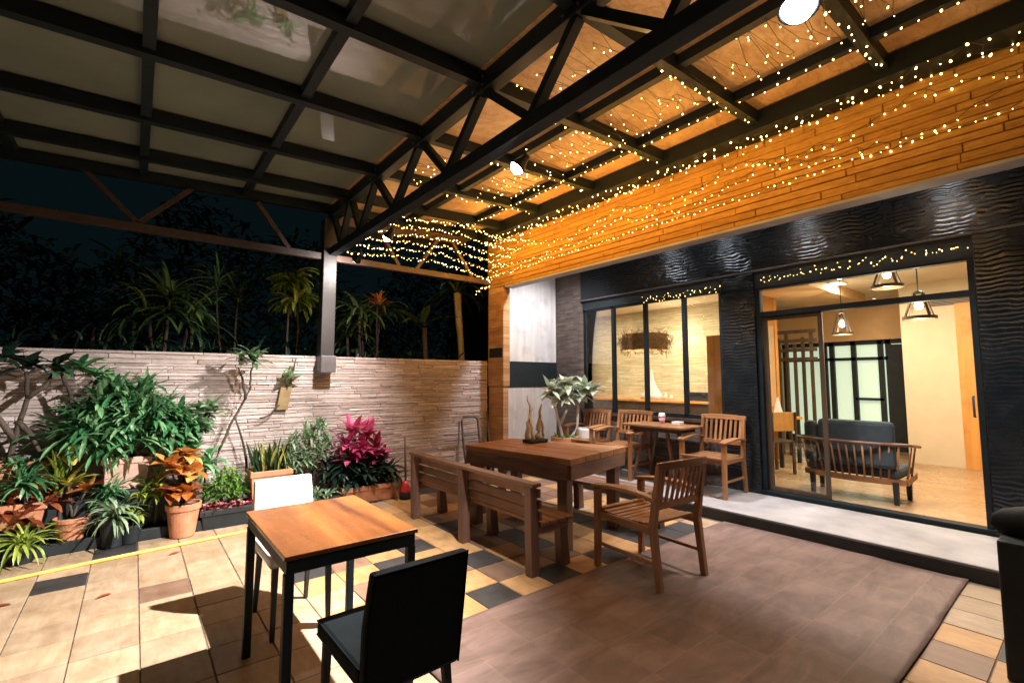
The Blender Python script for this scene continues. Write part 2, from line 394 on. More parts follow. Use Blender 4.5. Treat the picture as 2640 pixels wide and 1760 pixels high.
def thing(name, loc, label, cat, group=None, rz=0):
    e = bpy.data.objects.new(name, None); e.empty_display_size = .1; COL.objects.link(e)
    e.location = loc; e.rotation_euler = (0, 0, rz); return tag(e, label, cat, group)
def struct(name, mb, mat, **k):
    o = mb.build(name, mat, **k); o['kind'] = 'structure'; return o
def copy_tree(o, parent=None):
    c = o.copy(); COL.objects.link(c); c.parent = parent
    for ch in list(o.children): copy_tree(ch, c)
    return c

# ------------------------------------------------------------------ the setting
struct('ground', box(-80, 80, -80, 80, -.3, -.03), 'earth')
mb = MB(); cols = []
px0, py0 = -.485, 2.52; dx, dy = .29, .297
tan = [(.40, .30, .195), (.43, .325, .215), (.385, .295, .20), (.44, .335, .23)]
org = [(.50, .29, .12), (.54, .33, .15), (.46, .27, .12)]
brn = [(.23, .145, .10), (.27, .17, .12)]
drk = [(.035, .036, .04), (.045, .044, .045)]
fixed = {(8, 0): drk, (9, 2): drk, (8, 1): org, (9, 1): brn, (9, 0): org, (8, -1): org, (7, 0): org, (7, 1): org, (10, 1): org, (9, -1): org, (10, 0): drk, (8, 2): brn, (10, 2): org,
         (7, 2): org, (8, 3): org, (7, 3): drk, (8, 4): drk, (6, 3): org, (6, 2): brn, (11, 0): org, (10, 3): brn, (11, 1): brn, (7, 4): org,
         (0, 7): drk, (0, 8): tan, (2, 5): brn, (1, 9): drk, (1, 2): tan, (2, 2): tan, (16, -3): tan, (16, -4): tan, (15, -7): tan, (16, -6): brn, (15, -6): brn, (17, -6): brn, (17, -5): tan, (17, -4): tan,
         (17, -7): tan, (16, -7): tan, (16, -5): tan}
for i in range(-12, 20):
    for j in range(-14, 12):
        x = px0 + i * dx; y = py0 + j * dy
        if x + dx > 4.9 or x < -4.2: continue
        y1 = y + dy
        if y1 > 5.95: continue
        r = random.random(); g = .0013
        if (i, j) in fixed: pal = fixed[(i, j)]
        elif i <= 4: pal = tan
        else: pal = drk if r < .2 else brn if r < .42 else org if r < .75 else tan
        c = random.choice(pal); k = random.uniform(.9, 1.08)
        c = (c[0] * k, c[1] * k, c[2] * k, 1)
        h = random.uniform(-.0012, .0012); b = .004
        vs = [(x + g, y + g, -.01), (x + dx - g, y + g, -.01), (x + dx - g, y1 - g, -.01), (x + g, y1 - g, -.01),
              (x + g + b, y + g + b, h), (x + dx - g - b, y + g + b, h), (x + dx - g - b, y1 - g - b, h), (x + g + b, y1 - g - b, h)]
        mb.add(vs, [(4, 5, 6, 7), (0, 1, 5, 4), (1, 2, 6, 5), (2, 3, 7, 6), (3, 0, 4, 7)]); cols += [c] * 8
fl = struct('patio_floor', mb, 'tile')
ca = fl.data.color_attributes.new('tilecol', 'FLOAT_COLOR', 'POINT')
ca.data.foreach_set('color', [q for c in cols for q in c])
struct('floor_grout', box(-4.3, 4.86, -1.8, 5.97, -.028, -.006), 'mortar')
# raised stone platform in front of the cafe
struct('platform', box(4.80, 5.78, -1.5, 5.98, .012, .12), 'concrete', bevel=.008)
struct('platform_riser', box(4.812, 4.86, -1.5, 5.97, -.005, .10), 'riser')
S_r = box(4.786, 4.798, -1.5, 5.97, .002, .102); struct('step_riser', S_r, 'riser')

# ------------------------------------------------------------------ garden wall, column base etc.
gw = box(-1.02, 4.30, 6.012, 6.18, -.02, 1.728)
gw.ledge(-1.02, 4.30, 0, 1.735, .036, (.18, .62), (.006, .020), lambda u, z, d: (u, 6.012 - d, z))
tag(gw.build('garden_wall', 'ledge_wall'), 'low pale ledgestone garden wall behind the row of plants', 'wall')
o = box(-9, -1.03, 6.2, 6.3, -.02, 1.9).build('boundary_panel', 'corr'); tag(o, 'dark panel wall carrying on left of the pale stone garden wall', 'wall')

# ------------------------------------------------------------------ cafe building
B = thing('cafe_building', (5.8, 3.0, 0), 'single storey cafe front with orange stone fascia and black rippled tile walls', 'building')
FX = 4.30
fm = box(FX + .012, FX + .14, -1.6, 6.0, 2.86, 3.62)
fm.ledge(-1.6, 6.0, 2.86, 3.62, .050, (.22, .95), (.011, .019), lambda u, z, d: (FX + .012 - d, u, z)).build('fascia', 'ledge_fascia', B)
box(FX - .010, FX + .15, -1.6, 5.55, 2.832, 2.857).build('fascia_trim', 'concrete', B)
p = box(FX + .004, FX + .13, 5.60, 5.99, 1.35, 2.858).build('corner_post', 'fascia_end', B, bevel=.006)
box(FX + .02, FX + .12, 5.62, 5.99, 0.12, 1.348).build('corner_post', 'fascia_end', B, bevel=.006)
box(FX + .001, FX + .128, 5.62, 5.96, 1.78, 1.93).build('junction_box', 'black', B, bevel=.008)
# return wall facing the camera: whitewashed boards, black band, boards
box(4.44, 5.78, 6.0, 6.12, 1.745, 3.6).build('board_panel', 'panelwhite', B)
box(4.43, 5.80, 5.99, 6.13, 1.325, 1.742).build('black_band', 'black', B)
box(4.44, 5.78, 6.0, 6.12, 0.0, 1.322).build('board_panel', 'panelwhite', B)
box(5.785, 5.95, 5.42, 5.99, 0.0, 3.7).build('brick_pier', 'brownbrick', B)
# rippled black front: lintel, pillar, right wall
for y0 in (-1.6, -.2, 1.2, 2.6, 4.0): box(5.80 - .002 * (y0 > 1), 5.95, y0 + .002, y0 + 1.398 + .01 * (y0 > 3), 2.77, 3.75).build('cladding_panel', 'wavy', B, bevel=.003)
box(5.80, 5.95, 2.585, 2.995, 0.10, 2.768).build('pillar', 'wavy', B)
box(5.80, 5.95, -1.6, .66, 0.10, 2.768).build('side_wall', 'wavy', B)
box(5.78, 5.80 + .16, -1.55, 5.40, 2.748, 2.766).build('drip_ledge', 'grey', B)
box(4.45, 5.95, -1.6, 6.1, 3.76, 3.82).build('soffit', 'black', B)
box(5.83, 5.94, .665, 2.58, 2.55, 2.745).build('blind_box', 'black', B)
box(5.83, 5.94, 3.0, 5.40, 2.60, 2.745).build('blind_box', 'black', B)
# window
wf = MB()
for y in (3.02, 3.55, 4.18, 4.78, 5.37): wf.box(5.84, 5.90, y - .028, y + .028, .96, 2.6)
wf.box(5.84, 5.90, 3.0, 5.4, .93, .985).box(5.84, 5.90, 3.0, 5.4, 2.565, 2.6)
w = wf.build('window', 'steel', B, bevel=.003)
box(5.78, 5.95, 3.0, 5.40, .885, .93).build('sill', 'darkwood', w, bevel=.004)
box(5.862, 5.868, 3.03, 5.36, .985, 2.565).build('pane', 'glass', w)
box(5.81, 5.95, 3.0, 5.41, .10, .884).build('dado_wall', 'brownbrick', B)
# open casement leaf swung out at left end of window
cs = MB().box(5.36, 5.83, 5.20, 5.24, .98, 1.03).box(5.36, 5.83, 5.20, 5.24, 2.52, 2.57).box(5.36, 5.41, 5.20, 5.24, 1.03, 2.52).box(5.78, 5.83, 5.20, 5.24, 1.03, 2.52)
# sliding door
df = MB().box(5.83, 5.92, .67, .715, .16, 2.55).box(5.83, 5.92, 2.53, 2.58, .16, 2.55).box(5.83, 5.92, .715, 2.53, 2.195, 2.255).box(5.83, 5.92, .715, 2.53, 2.525, 2.549).box(5.80, 5.93, .66, 2.585, .121, .165)
d = df.build('sliding_door', 'steel', B, bevel=.003)
box(5.862, 5.868, .72, 2.53, 2.256, 2.524).build('pane', 'glass', d)
lf = MB().box(5.875, 5.905, 1.90, 1.945, .166, 2.194).box(5.875, 5.905, 2.475, 2.525, .166, 2.194).box(5.875, 5.905, 1.945, 2.475, .166, .215).box(5.875, 5.905, 1.945, 2.475, 2.15, 2.194)
box(5.887, 5.892, 1.945, 2.475, .216, 2.149).build('pane', 'glass', d)
lf.build('door_leaf', 'darkwood', d, bevel=.003)
MB().tube([(5.84, .735, 1.12), (5.80, .735, 1.12), (5.80, .735, 1.30), (5.84, .735, 1.30)], .009, 8).build('handle', 'grey', d, smooth=True)
box(5.80, 5.951, 6.135, 9.6, 0, 3.8).build('exterior_wall', 'black', B)
# interior shell
box(5.951, 13.2, -1.6, 9.5, .05, .135).build('interior_floor', 'floorwood', B)
box(5.951, 13.2, -1.6, 9.5, 2.98, 3.04).build('interior_ceiling', 'ceil', B)
box(7.6, 10.2, 2.6, 3.4, 2.82, 2.979).build('ceiling_drop', 'tan', B)
mb = MB()
for k in range(7): mb.box(9.70, 9.71, .40, 1.85, 2.72 - k * .022, 2.732 - k * .022)
box(9.72, 9.9, -1.6, 2.02, .136, 2.979).build('back_wall', 'cream', B)
mb.build('air_grille', 'grey', B)
box(9.68, 9.715, .82, 1.36, .136, 2.6).build('wood_panel', 'orangewood', B)
box(13.1, 13.2, -1.6, 9.5, .136, 2.979).build('back_wall', 'cream', B)
box(9.9, 13.0, 1.9, 2.01, .136, 2.979).build('partition', 'cream', B)
box(10.9, 11.0, 2.02, 4.4, 2.2, 2.979).build('bulkhead', 'tan', B)
# orange veneer wall and dark slat screen seen behind left door leaf
box(8.4, 8.5, 3.42, 4.25, .136, 2.979).build('veneer_wall', 'orangewood', B)
box(8.39, 8.398, 3.44, 3.78, 1.0, 2.35).build('poster_board', 'tan', B)
sl = MB()
for k in range(6): sl.box(9.0, 9.06, 3.08 + k * .13, 3.12 + k * .13, .136, 2.3 - .12 * (k % 3))
for k in range(4): sl.box(8.98, 9.0, 3.0, 3.86, 2.25 - k * .16, 2.31 - k * .16)
sl.build('slat_screen', 'darkwood', B)
# dark framed glazed doors at the back of the room
bd = MB()
for y in (2.03, 2.5, 2.62, 3.05, 3.42, 3.55, 4.3): bd.box(11.0, 11.08, y - .04, y + .04, .136, 2.2)
bd.box(11.0, 11.08, 2.0, 4.35, 2.12, 2.2).box(11.0, 11.08, 2.0, 4.35, 1.82, 1.88).box(11.0, 11.08, 2.0, 4.35, .136, .3).box(11.0, 11.08, 2.6, 3.05, 1.05, 1.1)
bd.box(10.98, 11.0, 2.05, 2.5, .3, 2.1)
g = bd.build('back_door', 'black', B)
box(11.10, 11.11, 2.04, 4.3, .3, 2.12).build('pane', 'pane', g)
# window room: cream split stone wall, timber column, counter
box(8.9, 9.0, 4.26, 9.5, .136, 2.979).build('stone_wall', 'inbrick', B)
box(5.951, 8.9, 9.4, 9.5, .136, 2.979).build('back_wall', 'cream', B)
box(5.951, 13.2, -1.7, -1.6, .05, 2.979).build('back_wall', 'cream', B)
box(7.2, 7.36, 3.70, 3.98, .136, 2.15).build('timber_column', 'orangewood', B)
box(8.52, 8.9, 4.3, 9.4, .136, .98).build('serving_counter', 'darkwood', B, bevel=.006)
box(8.48, 8.899, 4.28, 9.4, .982, 1.03).build('counter_top', 'orangewood', B, bevel=.006)

# ------------------------------------------------------------------ pergola roof
zr = lambda x: 3.545 + .045 * x
P = thing('pergola', (1.85, 5.9, 0), 'dark steel pergola frame with sheet roof panels and a deep lattice truss over the patio', 'pergola')
xs = [-2.76, -1.85, -.94, -.03, .88, 1.80, 2.84, 3.62, 4.24]
ys = [-.95, -.05, .84, 1.73, 2.64, 3.57, 4.52, 5.34, 5.93]
def sbox(x0, x1, y0, y1, lo, hi):
    """a box whose top and bottom follow the roof slope"""
    b = MB(); vs = []
    for dz in (lo, hi):
        for y in (y0, y1):
            for x in (x0, x1): vs.append((x, y, zr(x) + dz))
    b.add(vs, [(0, 2, 3, 1), (4, 5, 7, 6), (0, 1, 5, 4), (2, 6, 7, 3), (0, 4, 6, 2), (1, 3, 7, 5)]); return b
for y in ys: sbox(-2.8, 4.26, y - .036, y + .036, -.105, .0).build('purlin', 'steel', P)
for x in xs:
    if x == 1.80: continue
    w_ = .022
    for a, b in zip(ys[:-1], ys[1:]):
        pass
    sbox(x - .033, x + .033, ys[0], ys[-1], -.075, .003).build('rail', 'steel', P)
for i in range(len(xs) - 1):
    for j in range(len(ys) - 1):
        sbox(xs[i] + .003, xs[i + 1] - .003, ys[j] + .003, ys[j + 1] - .003, .008, .016).build('roof_panel', 'roof' if xs[i] < 1.7 else 'roof_lit', P)
for i in range(5, len(xs) - 1): sbox(max(2.1, xs[i]) + .003, xs[i + 1] - .003, 5.935, 6.75, .008, .016).build('roof_panel', 'roof_lit', P)
sbox(2.1, 4.26, 6.70, 6.77, -.105, .0).build('purlin', 'steel', P)
sbox(4.02, 4.28, -.9, 5.95, -.16, -.004).build('gutter', 'steel', P)
# main truss along the depth
TX = 1.85
tr = MB().box(TX - .048, TX + .048, -1.0, 5.95, 2.975, 3.07).build('bottom_chord', 'steel', P, bevel=.004)
box(TX - .048, TX + .048, -1.0, 5.95, 3.47, 3.598).build('top_chord', 'steel', P, bevel=.004)
web = [(5.86, 5.58), (5.30, 5.58), (5.24, 4.96), (4.58, 4.96), (4.52, 4.10), (3.62, 4.10), (3.54, 3.12), (2.66, 3.12), (2.60, 2.12), (1.72, 2.12), (1.66, 1.16), (.84, 1.16), (.78, .3)]
for t, b in web: MB().bar((TX, b, 3.065), (TX, t, 3.475), .055, .062, (1, 0, 0)).build('web_bar', 'steel', P)
for y in ys[1:-1]:
    box(TX - .0515, TX - .0485, y - .09, y + .09, 3.475, 3.585).build('gusset_plate', 'steel', P)
    for dy_ in (-.06, .06):
        for z_ in (3.50, 3.56): MB().tube([(TX - .051, y + dy_, z_), (TX - .060, y + dy_, z_)], .009, 6).build('bolt', 'grey', P)
# column on the garden wall
box(1.735, 1.895, 5.86, 6.02, 1.62, 3.43).build('column', 'post', P, bevel=.006)
box(1.725, 1.905, 5.80, 5.998, 1.53, 1.735).build('column_shoe', 'grey', P, bevel=.008)
# end truss over the wall
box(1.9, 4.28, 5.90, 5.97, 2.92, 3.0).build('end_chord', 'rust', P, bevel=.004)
box(-2.8, 1.73, 5.90, 5.97, 2.92, 3.0).build('end_chord', 'rust_shade', P, bevel=.004)
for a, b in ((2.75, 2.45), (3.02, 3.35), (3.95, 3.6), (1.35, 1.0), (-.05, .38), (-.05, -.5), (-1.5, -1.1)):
    MB().bar((a, 5.935, 3.0), (b, 5.935, 3.47), .045, .05, (0, 1, 0)).build('web_bar', 'rust' if a > 2 else 'rust_shade', P)
# ------------------------------------------------------------------ spot lamps on the truss
def aim(loc, tgt): return (Vector(tgt) - Vector(loc)).to_track_quat('-Z', 'Y')
def light(name, kind, loc, tgt, power, color, **k):
    l = bpy.data.lights.new(name, kind); l.energy = power; l.color = color
    for a, b in k.items(): setattr(l, a, b)
    o = bpy.data.objects.new(name, l); COL.objects.link(o); o.location = loc
    if tgt is not None: o.rotation_mode = 'QUATERNION'; o.rotation_quaternion = aim(loc, tgt)
    return o
spots = [((1.85, .62, 2.82), (1.15, .45, .0), 'brightest spot lamp, nearest on the truss chord under the roof', 90, 120, .066),
         ((1.93, 2.36, 2.86), (-.02, 3.72, .0), 'spot lamp halfway along the truss chord, above the bench', 2250, 98, .055),
         ((1.95, 4.48, 2.90), (1.15, 6.0, .75), 'spot lamp far along the truss chord, before the column', 430, 94, .055),
         ((1.98, 5.42, 2.86), (1.5, 7.4, 2.0), 'spot lamp farthest along the truss chord, beside the column head', 75, 135, .055)]
for loc, tg, lab, pw, ang, rad in spots:
    T = thing('spot_lamp', (loc[0], loc[1], 2.975), lab, 'spot lamp', 'spot lamps clipped to the truss')
    q = aim(loc, tg); mw = Matrix.Translation(loc) @ q.to_matrix().to_4x4()
    def tf(mb): mb.v = [tuple(mw @ Vector(v)) for v in mb.v]; return mb
    k = rad / .055
    tf(MB().lathe([(.001, .11 * k), (.022 * k, .105 * k), (.03 * k, .06 * k), (.052 * k, .012 * k), (.058 * k, -.006), (.051 * k, -.006), (.049 * k, .004)], n=24)).build('housing', 'steel', T, smooth=True)
    tf(MB().lathe([(.0005, -.045 * k), (.022 * k, -.038 * k), (.038 * k, -.024 * k), (.047 * k, -.006), (.049 * k, .003)], n=24)).build('lens', 'lamp', T, smooth=True)
    a = mw @ Vector((0, 0, .08 * k))
    MB().tube([a, (a.x, a.y, 2.978)], .01, 8).build('bracket', 'steel', T)
    ll = light('spot_light', 'SPOT', mw @ Vector((0, 0, -.05 * k - .01)), tg, pw, (1, .92, .86), spot_size=R(ang), spot_blend=1.0, shadow_soft_size=.025)
# floodlights behind the fascia, aimed at the black wall and platform
for y, lab, tgt, pw, ang in ((4.35, 'leftmost', (5.2, 5.75, 1.3), 400, 96), (3.43, 'second from left', (5.3, 3.6, .6), 620, 80), (2.38, 'third from left', (4.3, 2.0, 0), 380, 100), (.95, 'rightmost', (4.35, .8, 0), 600, 100)):
    T = thing('floodlight', (4.68, y, 3.755), 'square LED floodlight hung under the soffit behind the fascia, ' + lab, 'floodlight', 'floodlights behind the fascia')
    box(4.655, 4.70, y - .11, y + .11, 3.46, 3.64).build('housing', 'black', T, bevel=.006)
    box(4.66, 4.69, y - .02, y + .02, 3.641, 3.758).build('bracket', 'black', T)
    box(4.701, 4.706, y - .09, y + .09, 3.48, 3.62).build('lens', 'flood', T)
    light('flood_light', 'SPOT', (4.74, y, 3.52), tgt, pw, (1, .93, .90) if y < 3 else (.95, .95, 1), spot_size=R(ang), spot_blend=.7, shadow_soft_size=.10)
# interior light
for i, (x, y, pw) in enumerate(((7.6, 1.2, 85), (8.6, 2.6, 62), (7.4, 5.2, 95), (7.6, 7.2, 50), (11.9, 3.2, 30), (9.4, 3.0, 40))):
    T = thing('ceiling_light', (x, y, 2.97), 'recessed warm ceiling panel light inside the cafe, number %d from the door' % (i + 1), 'ceiling light', 'ceiling lights inside the cafe')
    box(x - .16, x + .16, y - .16, y + .16, 2.955, 2.979).build('frame', 'ceil', T)
    box(x - .14, x + .14, y - .14, y + .14, 2.95, 2.9545).build('diffuser', 'warmglow', T)
    light('room_light', 'AREA', (x, y, 2.94), (x, y, 0), pw, (1, .84, .62), shape='SQUARE', size=.28)

# ------------------------------------------------------------------ fairy lights
rj = random.uniform
def bulb_mesh(r):
    m = MB(); m.lathe([(.0004, -r), (r * .7, -r * .7), (r, 0), (r * .7, r * .8), (.0004, r * 1.2)], n=7); return m
BM = {}
def fairy(pts, label, nb, r=.009, sag=.0, wire=.0022, jit=.02, drop=(0, .05), group='fairy light strings'):
    pts = [Vector(p) for p in pts]
    ls = [0]
    for a, b in zip(pts[:-1], pts[1:]): ls.append(ls[-1] + (b - a).length)
    def at(u):
        u *= ls[-1]
        for i in range(len(pts) - 1):
            if u <= ls[i + 1] + 1e-9:
                t = (u - ls[i]) / max(1e-6, ls[i + 1] - ls[i]); p = pts[i].lerp(pts[i + 1], t)
                return p - Vector((0, 0, sag * 4 * t * (1 - t)))
        return pts[-1]
    T = thing('fairy_lights', tuple(pts[0]), label, 'string lights', group)
    n = max(nb, 12); path = []; bl = []
    for i in range(n + 1):
        p = at(i / n) + Vector([random.uniform(-jit, jit) for _ in range(3)]); path.append(p)
    wm = MB().tube(path, wire, 4)
    for i in range(nb):
        p = path[i]; q = p - Vector((random.uniform(-.3, .3) * drop[1], random.uniform(-.3, .3) * drop[1], random.uniform(*drop)))
        if (p - q).length > .012: wm.tube([p, q], wire * .8, 4)
        bl.append(q)
    wm.build('wire', 'wire', T)
    if r not in BM: BM[r] = None
    for q in bl:
        if BM[r] is None:
            o = bulb_mesh(r).build('bulb', 'bulb', None, smooth=True); BM[r] = o.data
        else:
            o = bpy.data.objects.new('bulb', BM[r]); COL.objects.link(o)
        o.parent = T; o.location = q - pts[0]; k = rj(.5, 1.12); o.scale = (k, k, k * rj(.9, 1.5)); o.rotation_euler = (rj(-.6, .6), rj(-.6, .6), 0)
    return T
rj = random.uniform
# along the gutter and fascia top
fairy([(4.05, y, 3.55) for y in (-.6, 1, 2.5, 4, 5.8)], 'fairy light string along the inner lip of the dark gutter', 95, 0.0075, 0, jit=.035)
fairy([(4.18, y, 3.545) for y in (-.6, 1, 2.5, 4, 5.8)], 'fairy light string along the middle of the dark gutter', 95, 0.0075, 0, jit=.04)
fairy([(4.265, y, 3.60) for y in (-.6, 1, 2.5, 4, 5.9)], 'fairy light string edging the top of the orange stone fascia', 95, 0.0068, 0, jit=.02, drop=(0, .02))
fairy([(4.275, .0, 3.20), (4.275, 1.4, 3.14), (4.275, 3, 3.11), (4.275, 4.6, 3.08), (4.275, 5.95, 3.05)], 'fairy light string running low across the face of the orange fascia', 95, 0.0062, .01, jit=.012, drop=(0, .02))
fairy([(4.272, y, z) for y, z in ((.1, 3.42), (.7, 3.5), (1.3, 3.34), (2, 3.46), (2.7, 3.3), (3.4, 3.44), (4.2, 3.28), (5, 3.42), (5.9, 3.3))], 'fairy light string zigzagging over the upper fascia stones', 95, 0.0060, .03, jit=.02)
fairy([(4.270, y, z) for y, z in ((.3, 3.30), (1.0, 3.22), (1.8, 3.38), (2.6, 3.2), (3.4, 3.32), (4.3, 3.18), (5.9, 3.22))], 'fairy light string looping across the middle fascia stones', 85, 0.0060, .05, jit=.02)
# along the roof rails
fairy([(3.6, y, zr(3.6) - .085) for y in (.2, 2, 4, 5.6)], 'fairy light string along the roof rail closest to the fascia', 60, 0.0065, 0, jit=.01, drop=(0, .02))
for k, (y, nm) in enumerate(((.84, 'first'), (1.73, 'second'), (2.64, 'third'), (3.57, 'fourth'), (4.52, 'fifth'))):
    fairy([(2.5, y + .02, zr(2.5) - .115), (3.1, y, zr(3.1) - .115), (4.0, y, zr(4) - .115)], 'short fairy light string under the ' + nm + ' purlin counted from the camera', 16, 0.0068, 0, jit=.02, drop=(0, .03))
# nets under the sheets
nets = [(1.76, 2.60, 2.75, 3.55), (2.68, 3.52, 2.75, 3.55), (.88, 1.68, 2.76, 3.56), (3.62, 4.45, 2.76, 3.56), (-.02, .80, 2.76, 3.56), (3.60, 4.48, 1.9, 2.66), (1.75, 2.6, 1.92, 2.66)]
for k, (y0, y1, x0, x1) in enumerate(nets):
    pts = []
    for i in range(15):
        t = i / 14
        pts.append((x0 + (x1 - x0) * (.15 + .7 * (i % 2)) + rj(-.1, .1), y0 + (y1 - y0) * t, zr(x1) - rj(.03, .12)))
    fairy(pts, ['net of fairy lights under the roof sheet above the armchair', 'net of fairy lights under the sheet above the slatted bench', 'net of fairy lights under the sheet behind the brightest spot lamp',
                'net of fairy lights under the sheet short of the corner post', 'net of fairy lights under the sheet at the top right corner', 'tangle of fairy lights by the truss, above the far bench end', 'tangle of fairy lights inside the near truss bay'][k], 34, 0.0055, .04, .0018, .03)
# clusters at the end truss
for k in range(6):
    x0 = 2.0 + .05 * k; y = 5.78 - .16 * k; z = 3.10 + .06 * k
    pts = [(x0, y, z - .05), (2.6 + .05 * k, y + .05, z + .02), (3.2, y - .03, z + .03), (3.8, y, z - .04), (4.24, y, z - .12 + .03 * k)]
    fairy(pts, ['lowest', 'second', 'third', 'fourth', 'fifth', 'highest'][k] + ' fairy light strand of the bundle by the end truss', 64, 0.0068, .02, .0035, .012, (0, .035))
fairy([(4.22, 5.86, 3.05), (4.25, 5.9, 2.9), (4.12, 5.9, 2.86), (4.02, 5.88, 2.84), (4.0, 5.88, 2.72)], 'loose fairy light end hanging by the corner post', 14, .007, 0, .003, .01)
fairy([(5.80, y, 2.70 - .03 * (i % 2)) for i, y in enumerate([.72 + .1 * q for q in range(19)])], 'fairy light fringe along the head of the sliding door', 70, .0045, 0, .0016, .015, (0, .08))
fairy([(5.80, y, 2.66 - .02 * (i % 2)) for i, y in enumerate([3.02 + .12 * q for q in range(11)])], 'fairy light fringe along the head of the window', 44, .0042, 0, .0016, .015, (0, .08))
# light given off by the strings
for y, pw in ((.1, 1.5), (.7, 3.5), (1.3, 6.5), (1.9, 11), (2.5, 15), (3.1, 18), (3.7, 20), (4.3, 21), (4.9, 21), (5.5, 20)):
    light('string_glow', 'POINT', (3.86, y, 3.26), None, pw * .66, (1, .44, .045), shadow_soft_size=.012)
for y, pw in ((.4, 7), (1.3, 8), (2.2, 9), (3.1, 9), (4.0, 9), (4.9, 8)):
    light('string_glow', 'POINT', (3.15, y, 3.14), None, pw * .62, (1, .55, .22), shadow_soft_size=.012)
for y in (.8, 1.7, 2.6, 3.5, 4.4, 5.2):
    light('string_glow', 'POINT', (2.3, y, 3.24), None, 4.2, (1, .58, .25), shadow_soft_size=.012)

# cable feeding the spot lamps
pts = []
for i in range(41):
    y = -.6 + 6.3 * i / 40
    pts.append((1.915 + rj(-.004, .004), y, 3.085 - .05 * abs(math.sin(y * 2.9)) + rj(-.004, .004)))
tag(MB().tube(pts, .005, 5).build('power_cable', 'wire', smooth=True), 'black cable drooping along the truss chord between the spot lamps', 'cable')
# ------------------------------------------------------------------ furniture
def leg(mb_, name, mat, T, **k): return mb_.build(name, mat, T, world=False, bevel=.004, **k)
# near square table
T = thing('cafe_table', (.80, 2.51, 0), 'square cafe table with glossy orange brown wood top and thin dark metal legs', 'table')
box(-.295, .295, -.42, .42, .722, .742).build('tabletop', 'top', T, world=False, bevel=.003)
MB().box(-.285, .285, -.41, -.372, .665, .7215).box(-.285, .285, .372, .41, .665, .7215).box(-.285, -.25, -.371, .371, .665, .7215).box(.25, .285, -.371, .371, .665, .7215).build('apron', 'steel', T, world=False, bevel=.002)
for x in (-.27, .27):
    for y in (-.39, .39): leg(box(x - .019, x + .019, y - .019, y + .019, .0, .6645), 'leg', 'steel', T)

def cafe_chair(loc, rz, fab, label, w=.40, name='cafe_chair'):
    T = thing(name, loc, label, 'chair', None, rz)
    h = w / 2
    # chair faces +y, backrest at y = 0
    sb = MB().box(-h, h, .0, .44, .40, .462); sb.build('seat', fab, T, world=False, bevel=.018)
    bk = MB(); vs = []
    for z, y, ww in ((.36, -.008, .97), (.60, -.035, 1.0), (.80, -.075, .96)):
        vs += [(-h * ww, y - .022, z), (h * ww, y - .022, z), (h * ww, y + .022, z), (-h * ww, y + .022, z)]
    fs = [(3, 2, 1, 0), (8, 9, 10, 11)]
    for i in (0, 4): fs += [(i, i + 1, i + 5, i + 4), (i + 1, i + 2, i + 6, i + 5), (i + 2, i + 3, i + 7, i + 6), (i + 3, i, i + 4, i + 7)]
    bk.add(vs, fs); bk.build('backrest', fab, T, world=False, bevel=.014)
    e = h - .004
    MB().tube([(-e, -.004, .405), (-e, .436, .405), (e, .436, .405), (e, -.004, .405)], .004, 6).tube([(-e, -.004, .458), (-e, .436, .458), (e, .436, .458), (e, -.004, .458)], .004, 6).build('piping', fab, T, world=False, smooth=True)
    MB().tube([(-e * .97, -.030, .365), (-e, -.057, .60), (-e * .96, -.096, .796), (e * .96, -.096, .796), (e, -.057, .60), (e * .97, -.030, .365)], .004, 6).build('piping', fab, T, world=False, smooth=True)
    MB().box(-e * .96, e * .96, -.0335, -.029, .372, .376).build('seam', 'black', T, world=False)
    for sx in (-1, 1):
        leg(MB().bar((sx * (h - .03), .41, .0), (sx * (h - .035), .40, .399), .024, .024, (0, 1, 0), .034, .034), 'leg', 'black', T)
        leg(MB().bar((sx * (h - .03), -.03, .0), (sx * (h - .035), .03, .399), .024, .024, (0, 1, 0), .034, .034), 'leg', 'black', T)
    return T
cafe_chair((.845, 1.66, 0), R(1), 'darkfab', 'dark vinyl cafe chair seen from behind, pulled up to the square table', .40)
cafe_chair((.815, 3.39, 0), R(181), 'white', 'white vinyl cafe chair on the garden side of the square table', .365)

